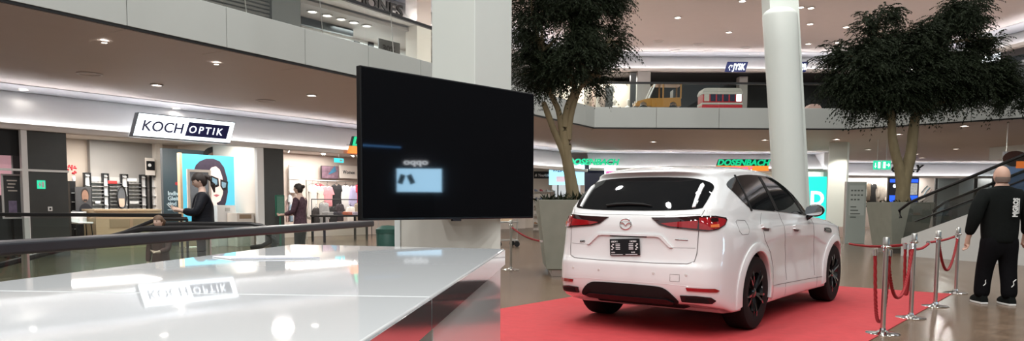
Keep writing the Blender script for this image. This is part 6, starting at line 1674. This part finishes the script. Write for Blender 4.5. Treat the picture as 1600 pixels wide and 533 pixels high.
# second tree, beside the escalator
Y2 = 20.9
crn = ony(1392, 330, 19.5)
ang = R(4.6); PS2 = 1.21
cc = crn + Vector((math.cos(ang)*PS2/2 - math.sin(ang)*PS2/2, math.sin(ang)*PS2/2 + math.cos(ang)*PS2/2, 0))
groundcover(planter('tree_planter', 'square grey concrete planter in front of the escalator', (cc.x, cc.y, 0), ang, PS2, .9, 1.37), PS2*.8, 1.33, 8, 120)
Y2 = cc.y
b2_ = ony(1411, 318, Y2)
tree('ficus_tree', 'broad dark leaved tree growing from the planter by the escalator', (b2_.x, b2_.y, 1.33),
     [(tp((1411,322),(1408,290),(1404,265),(1398,240),(1393,215),(1393,185),(1385,150)), [.20,.17,.15,.13,.12,.10,.08]) if False else ([tuple(ony(x, y, Y2)) for x, y in ((1412,322),(1410,292),(1406,265),(1399,240),(1394,212),(1392,180),(1380,140),(1360,95))], [.19,.16,.14,.125,.11,.10,.08,.05]),
      ([tuple(ony(x, y, Y2)) for x, y in ((1409,322),(1412,290),(1418,262),(1424,235),(1427,205),(1432,175),(1450,130),(1470,70))], [.19,.17,.15,.14,.13,.11,.09,.05]),
      ([tuple(ony(x, y, Y2)) for x, y in ((1430,180),(1470,160),(1520,145))], [.09,.07,.04])],
     [blob(1350,105,Y2,56,42), blob(1415,115,Y2,66,48), blob(1490,60,Y2,44,42), blob(1530,125,Y2,46,34), blob(1362,52,Y2,30,24), blob(1512,18,Y2,34,24), blob(1420,66,Y2,34,30), blob(1582,138,Y2,30,26), blob(1308,92,Y2,18,14), blob(1470,130,Y2,52,34), blob(1385,145,Y2,54,24), blob(1335,138,Y2,34,26), blob(1382,22,Y2,20,14), blob(1545,65,Y2,18,14)],
     13500, 10, .52, 5, Wd=.0125)
# ------------------------------------------------------------------ people
def skinned(name, chains, m, parent, sub=2, smooth=True):
    """chains: lists of (x, y, z, rx[, ry]); equal points join. One continuous surface."""
    vs, es, rs, idx = [], [], [], {}
    for ch in chains:
        prev = None
        for q in ch:
            key = (round(q[0],4), round(q[1],4), round(q[2],4))
            if key not in idx: idx[key] = len(vs); vs.append(key); rs.append((q[3], q[4] if len(q) > 4 else q[3]))
            i = idx[key]
            if prev is not None and prev != i: es.append((prev, i))
            prev = i
    me = bpy.data.meshes.new(name); me.from_pydata(vs, es, [])
    o = bpy.data.objects.new(name, me); COL.objects.link(o)
    sk = o.modifiers.new('skin', 'SKIN'); sk.use_smooth_shade = True
    if not me.skin_vertices: 
        bpy.context.view_layer.objects.active = o
    lay = me.skin_vertices[0].data
    for i, r_ in enumerate(rs): lay[i].radius = r_; lay[i].use_root = (i == 0)
    sb = o.modifiers.new('sub', 'SUBSURF'); sb.levels = sub; sb.render_levels = sub
    dg = bpy.context.evaluated_depsgraph_get(); dg.update()
    me2 = bpy.data.meshes.new_from_object(o.evaluated_get(dg)); me2.name = name
    o.modifiers.clear(); o.data = me2
    me2.materials.clear(); me2.materials.append(m)
    for p in me2.polygons: p.use_smooth = True
    o.parent = parent
    return o
def hand(side, w, dirv, fwd, sc=1.0, curl=.5):
    """five bent fingers; w = wrist, dirv = along the hand, fwd = the thumb side"""
    w = Vector(w); d = Vector(dirv).normalized(); f = Vector(fwd); f = (f - d*f.dot(d)).normalized(); n = d.cross(f)
    palm = w + d*.05*sc; kn = w + d*.095*sc
    ch = [[(*w, .024*sc), (*palm, .034*sc, .02*sc), (*kn, .034*sc, .018*sc)]]
    for i, (o_, l_) in enumerate(((.030,.072),(.010,.082),(-.010,.076),(-.029,.06))):
        b = kn + f*o_*sc; a1 = b + (d*math.cos(curl*.5)+n*math.sin(curl*.5)*side)*l_*.5*sc; a2 = a1 + (d*math.cos(curl*1.4)+n*math.sin(curl*1.4)*side)*l_*.5*sc
        ch.append([(*kn, .034*sc, .018*sc), (*b, .0105*sc), (*a1, .0095*sc), (*a2, .008*sc)])
    tb = palm + f*.032*sc; t1 = tb + (f*.6+d*.8)*.035*sc; t2 = t1 + (f*.2+d*.95)*.03*sc
    ch.append([(*palm, .034*sc, .02*sc), (*tb, .012*sc), (*t1, .011*sc), (*t2, .009*sc)])
    return ch
def head_mesh(name, c, h, m, parent, tilt=0.0, face=True, w=.0):
    """an egg-shaped head facing +y with jaw, brow, nose and ears; joined to the neck of the body"""
    mb = MB(Matrix.Translation(c) @ Matrix.Rotation(tilt, 4, 'X')); seg, rg = 28, 20; rows_ = []
    for i in range(rg+1):
        th = math.pi*i/rg; z = -math.cos(th); r_ = math.sin(th); row_ = []
        for k in range(seg):
            a = 2*math.pi*k/seg; x = r_*math.cos(a)*.345*h; y = r_*math.sin(a)*.43*h; zz = z*.5*h
            if z < -.1: x *= 1 - .25*(-z-.1); 
            if y > 0 and z < 0: y *= 1 - .10*(-z)
            if y < 0 and z < -.3: y *= 1 - .45*(-z-.3)
            if face and y > 0:
                nz_ = math.exp(-((x/(.045*h))**2) - ((zz+.07*h)/(.085*h))**2); y += .085*h*nz_
                for ex in (-.13*h, .13*h): y -= .03*h*math.exp(-(((x-ex)/(.06*h))**2) - ((zz-.03*h)/(.05*h))**2)
                y += .02*h*math.exp(-((x/(.1*h))**2) - ((zz+.235*h)/(.035*h))**2)
            row_.append((x, y, zz))
        rows_.append(row_)
    mb.grid(rows_, closed_u=True)
    for sg in (-1, 1): mb.ball((sg*.345*h, -.02*h, -.03*h), 1, 10, 6, sc=(.03*h,.06*h,.11*h))
    o = mb.build(name, m, parent, smooth=60)
    if face:
        EYE = MATS.get('eye_dark') or mat('eye_dark', (.02,.015,.012), .2, var=.1); LIP = MATS.get('lip') or mat('lip', (.35,.13,.12), .5, var=.1)
        e = MB(Matrix.Translation(c) @ Matrix.Rotation(tilt, 4, 'X'))
        for ex in (-.13*h, .13*h): e.ball((ex, .365*h, .03*h), 1, 10, 6, sc=(.05*h,.03*h,.025*h))
        for ex in (-.13*h, .13*h): e.cbox((ex, .385*h, .10*h), (.13*h,.03*h,.018*h))
        e.build('eyes', EYE, parent)
        e = MB(Matrix.Translation(c) @ Matrix.Rotation(tilt, 4, 'X')); e.ball((0, .375*h, -.235*h), 1, 10, 6, sc=(.09*h,.03*h,.022*h)); e.build('lips', LIP, parent, smooth=True)
    return o
SKIN = mat('skin', (.52,.33,.25), .5, var=.08, scale=6); SKIN2 = mat('skin_fair', (.60,.42,.34), .5, var=.06, scale=6)
BLKC = cloth('black_cloth', (.008,.0095,.009), var=.3, scale=30); BLKP = cloth('black_trousers', (.006,.006,.007), var=.3, scale=30)
WSOLE = mat('white_sole', (.78,.78,.76), .5, var=.03); PRINT = mat('white_print', (.72,.74,.72), .6, var=.02)
# --- the man walking away
fp = onz(1556, 476, 0)
man = thing('person', 'bald man in black jacket and trousers walking away past the rope posts', 'person', (fp.x, fp.y, 0), R(-4))
HL = (.035,.02,1.66)
neck = (0,.0,1.50,.075)
chains = [[(0,0,.95,.15,.11),(0,0,1.15,.16,.11),(0,0,1.36,.17,.11),neck,(0,.012,1.60,.075)]]
LW, RW = (-.36,.05,.845), (.37,.10,.86)
for sg, wv in ((-1, LW), (1, RW)):
    chains.append([(0,0,1.36,.17,.11),(sg*.19,0,1.42,.07),(sg*.31,-.02,1.13,.048),(wv[0],wv[1],wv[2],.03)])
    chains += hand(sg, wv, (0,.12,-1), (0,1,-.1), 1.0, .7)
    fy = .10 if sg < 0 else -.04
    chains.append([(0,0,.95,.15,.11),(sg*.10,0,.86,.10),(sg*.125,fy*.6+.02,.50,.06),(sg*.13,fy,.10,.045),(sg*.135,fy+.12,.05,.035)])
skinned('body', chains, SKIN, man)
head_mesh('head', (0,.02,1.645), .255, SKIN, man, face=True)
jk = [[(0,0,.76,.215,.17),(0,0,.84,.225,.18),(0,.01,1.0,.24,.185),(0,.01,1.18,.245,.18),(0,0,1.35,.235,.16),(0,0,1.46,.15,.11),(0,.0,1.535,.078,.078)]]
for sg, wv in ((-1, LW), (1, RW)):
    jk.append([(0,0,1.35,.235,.16),(sg*.215,0,1.405,.115),(sg*.295,-.02,1.26,.10),(sg*.33,-.025,1.10,.09),(wv[0],wv[1]-.005,wv[2]+.04,.055)])
skinned('jacket', jk, BLKC, man)
tr = [[(0,0,1.0,.2,.16),(0,0,.84,.19,.155)]]
for sg in (-1, 1):
    fy = .10 if sg < 0 else -.04
    tr.append([(0,0,.84,.19,.155),(sg*.108,0,.70,.135),(sg*.122,fy*.5+.02,.48,.108),(sg*.13,fy,.22,.098),(sg*.13,fy-.005,.06,.105)])
skinned('trousers', tr, BLKP, man)
for sg in (-1, 1):
    fy = .10 if sg < 0 else -.04
    sx = sg*.133
    out = [(-.045,-.12),(.045,-.12),(.055,-.02),(.055,.10),(.035,.18),(-.03,.185),(-.052,.10),(-.055,-.02)]
    sole = MB(); sole.prism([(sx+a, fy+.03+b_) for a, b_ in out], 0, .03); so = sole.build('shoe', WSOLE, man, bevel=.008)
    up = MB(); rows_ = []
    for z, k, dy in ((.028,1.0,0),(.06,.98,0),(.085,.85,-.01),(.115,.62,-.03)): rows_.append([(sx+a*k, fy+.03+b_*k+dy, z) for a, b_ in out])
    up.grid(rows_, closed_u=True); up.addf([tuple(range(24,32))]); up.build('upper', BLKC, so, smooth=True)
    # reflective flash on the lower leg
    MB().tube([(sx+sg*.0-.03, fy-.095, .24), (sx-.005, fy-.097, .27), (sx-.012, fy-.099, .31), (sx+.02, fy-.10, .34)], .006, 6).build('reflective_flash', PRINT, man)
tx = text('MIGROS', .085, PRINT, man, (.092,-.194,1.13), (R(-6), R(-90), R(10)), name='printed_lettering', depth=.006, bold=.004, width=.235)
bx(man, 'printed_line', PRINT, .108, .113, -.194, -.178, 1.17, 1.36)
# fringe of short hair round the back of the head
hm = MB()
rows_ = []
for i in range(5):
    z = 1.565+.022*i; k = (1.12 - .1*abs(i-2)/2)
    rows_.append([(.081*k*math.cos(a), .018+.099*k*math.sin(a), z) for a in [R(185+170*j/16) for j in range(17)]])
hm.grid(rows_); hm.build('short_hair', mat('grey_stubble', (.16,.12,.10), .9, var=.3, scale=60), man, smooth=True)

def woman(label, pos, face, top_m, hair_m, arms, H=1.65, coat=.0, bun=False, tilt=0.0, skirt=None, child=1.0):
    k = H/1.65
    t = thing('person', label, 'person', pos, face)
    ch = [[(0,0,.93,.13,.10),(0,0,1.12,.12,.09),(0,0,1.30,.14,.09),(0,0,1.42,.052),(0,.02,1.50,.05)]]
    tp_ = [[(0,0,.76,.18+coat,.15+coat),(0,0,.84,.18+coat,.14+coat),(0,0,1.02,.15+coat,.12+coat),(0,0,1.18,.16+coat,.125+coat),(0,0,1.29,.165+coat*.6,.115+coat*.5),(0,0,1.385,.08,.07)]]
    for sg in (-1, 1):
        el, wr, dr = arms[0 if sg < 0 else 1]
        ch.append([(0,0,1.30,.14,.09),(sg*.155,0,1.34,.055),(*el,.038),(*wr,.026)])
        ch += hand(sg, wr, dr, (-sg,.1,.6), .9, .8)
        tp_.append([(0,0,1.29,.165+coat*.6,.115+coat*.5),(sg*.165,0,1.325,.07+coat*.4),(*el,.055+coat*.4),(wr[0]-(wr[0]-el[0])*.12, wr[1]-(wr[1]-el[1])*.12, wr[2]-(wr[2]-el[2])*.12,.042+coat*.2)])
        ch.append([(0,0,.93,.13,.10),(sg*.09,0,.84,.085),(sg*.10,.02,.48,.055),(sg*.10,0,.09,.038),(sg*.10,.12,.035,.03)])
    skinned('body', ch, SKIN2, t)
    head_mesh('head', (0,.035,1.545), .215, SKIN2, t, tilt=tilt)
    skinned('top', tp_, top_m, t)
    tr = [[(0,0,.96,.15,.12),(0,0,.82,.15,.12)]]
    for sg in (-1, 1): tr.append([(0,0,.82,.14,.12),(sg*.09,0,.72,.095),(sg*.10,.02,.46,.07),(sg*.10,0,.08,.055)])
    skinned('trousers', tr, BLKP, t)
    for sg in (-1, 1): MB().prism([(sg*.1-.04,-.08),(sg*.1+.04,-.08),(sg*.1+.045,.06),(sg*.1+.02,.16),(sg*.1-.02,.16),(sg*.1-.045,.06)], 0, .075).build('shoe', BLKC, t, bevel=.02)
    # hair: a cap shaped over the skull plus tail or bun
    hb = MB(Matrix.Translation((0,.035,1.545)) @ Matrix.Rotation(tilt, 4, 'X')); rows_ = []; h = .215
    for i in range(13):
        th = math.pi*(i/12); rows_.append([])
        for q in range(24):
            a = 2*math.pi*q/24; x, y, z = math.sin(th)*math.cos(a)*.385*h, math.sin(th)*math.sin(a)*.47*h-.015*h, math.cos(th)*.53*h+.03*h
            lim = .16*h if y > .12*h else (-.1*h if y > -.05*h else -.42*h)
            if z < lim: x *= .8; y = y*.8; z = max(z, lim)
            rows_[-1].append((x, y, z))
    hb.grid(rows_, closed_u=True)
    if bun: hb.ball((0, -.50*h, .22*h), .19*h, 12, 8)
    else: hb.tube([(0,-.40*h,.20*h),(0,-.62*h,.0),(0,-.66*h,-.5*h),(0,-.55*h,-1.0*h)], [.13*h,.17*h,.16*h,.05*h], 10)
    hb.build('hair', hair_m, t, smooth=60)
    t.scale = (k, k, k)
    return t
HB = mat('hair_dark', (.025,.017,.014), .55, var=.3, scale=20); HBR = mat('hair_brown', (.10,.055,.03), .55, var=.3, scale=20)
PUFF = mat('puffer_black', (.010,.011,.016), .5, spec=.2, var=.3, scale=12, bump=.5, stretch=(1,1,3)); FLOR = mat('floral_blouse', (.07,.035,.05), .8, var=.95, scale=24)
p = ony(317, 330, 10.35)
wm = woman('woman in a black puffer jacket reading her phone before the optician', (p.x, 10.35, 0), R(112), PUFF, HB,
      [((-.23,.08,1.10),(-.10,.27,1.14),(.2,1,.2)), ((.24,.10,1.10),(.12,.25,1.12),(-.2,1,.2))], H=1.66, coat=.035, tilt=R(-22))
ph = thing('mobile_phone', 'white mobile phone held by the woman in the puffer jacket', 'phone', wm.matrix_world @ Vector((0,0,0)))
bpy.context.view_layer.update()
ph.matrix_world = wm.matrix_world @ Matrix.Translation((-.03,.40,1.17)) @ Matrix.Rotation(R(-40), 4, 'X')
MB().box(-.037,.037,-.004,.004,-.075,.075).build('case', WHITE, ph, bevel=.004); MB().box(-.033,.033,-.006,-.004,-.068,.068).build('glass', SCREEN, ph)
p = ony(469, 330, 15.2)
woman('woman in a dark floral blouse with pinned-up hair at the fashion shop', (p.x, 15.2, 0), R(80), FLOR, HB,
      [((-.22,.05,1.08),(-.16,.28,1.02),(0,1,-.1)), ((.22,.05,1.08),(.16,.28,1.02),(0,1,-.1))], H=1.65, bun=True)
p = ony(250, 352, 8.75)
zg = -.26*(max(0, -3.95-p.x))+.012
hh = ony(250, 337, 8.75).z - zg
woman('brown haired girl in a dark reddish top standing on the moving walkway', (p.x, 8.75, zg), R(165), mat('brown_top', (.075,.03,.028), .8, var=.3), HBR,
      [((-.2,.06,1.08),(-.13,.22,1.04),(.3,1,0)), ((.22,.02,1.06),(.20,.08,.82),(0,.2,-1))], H=hh)
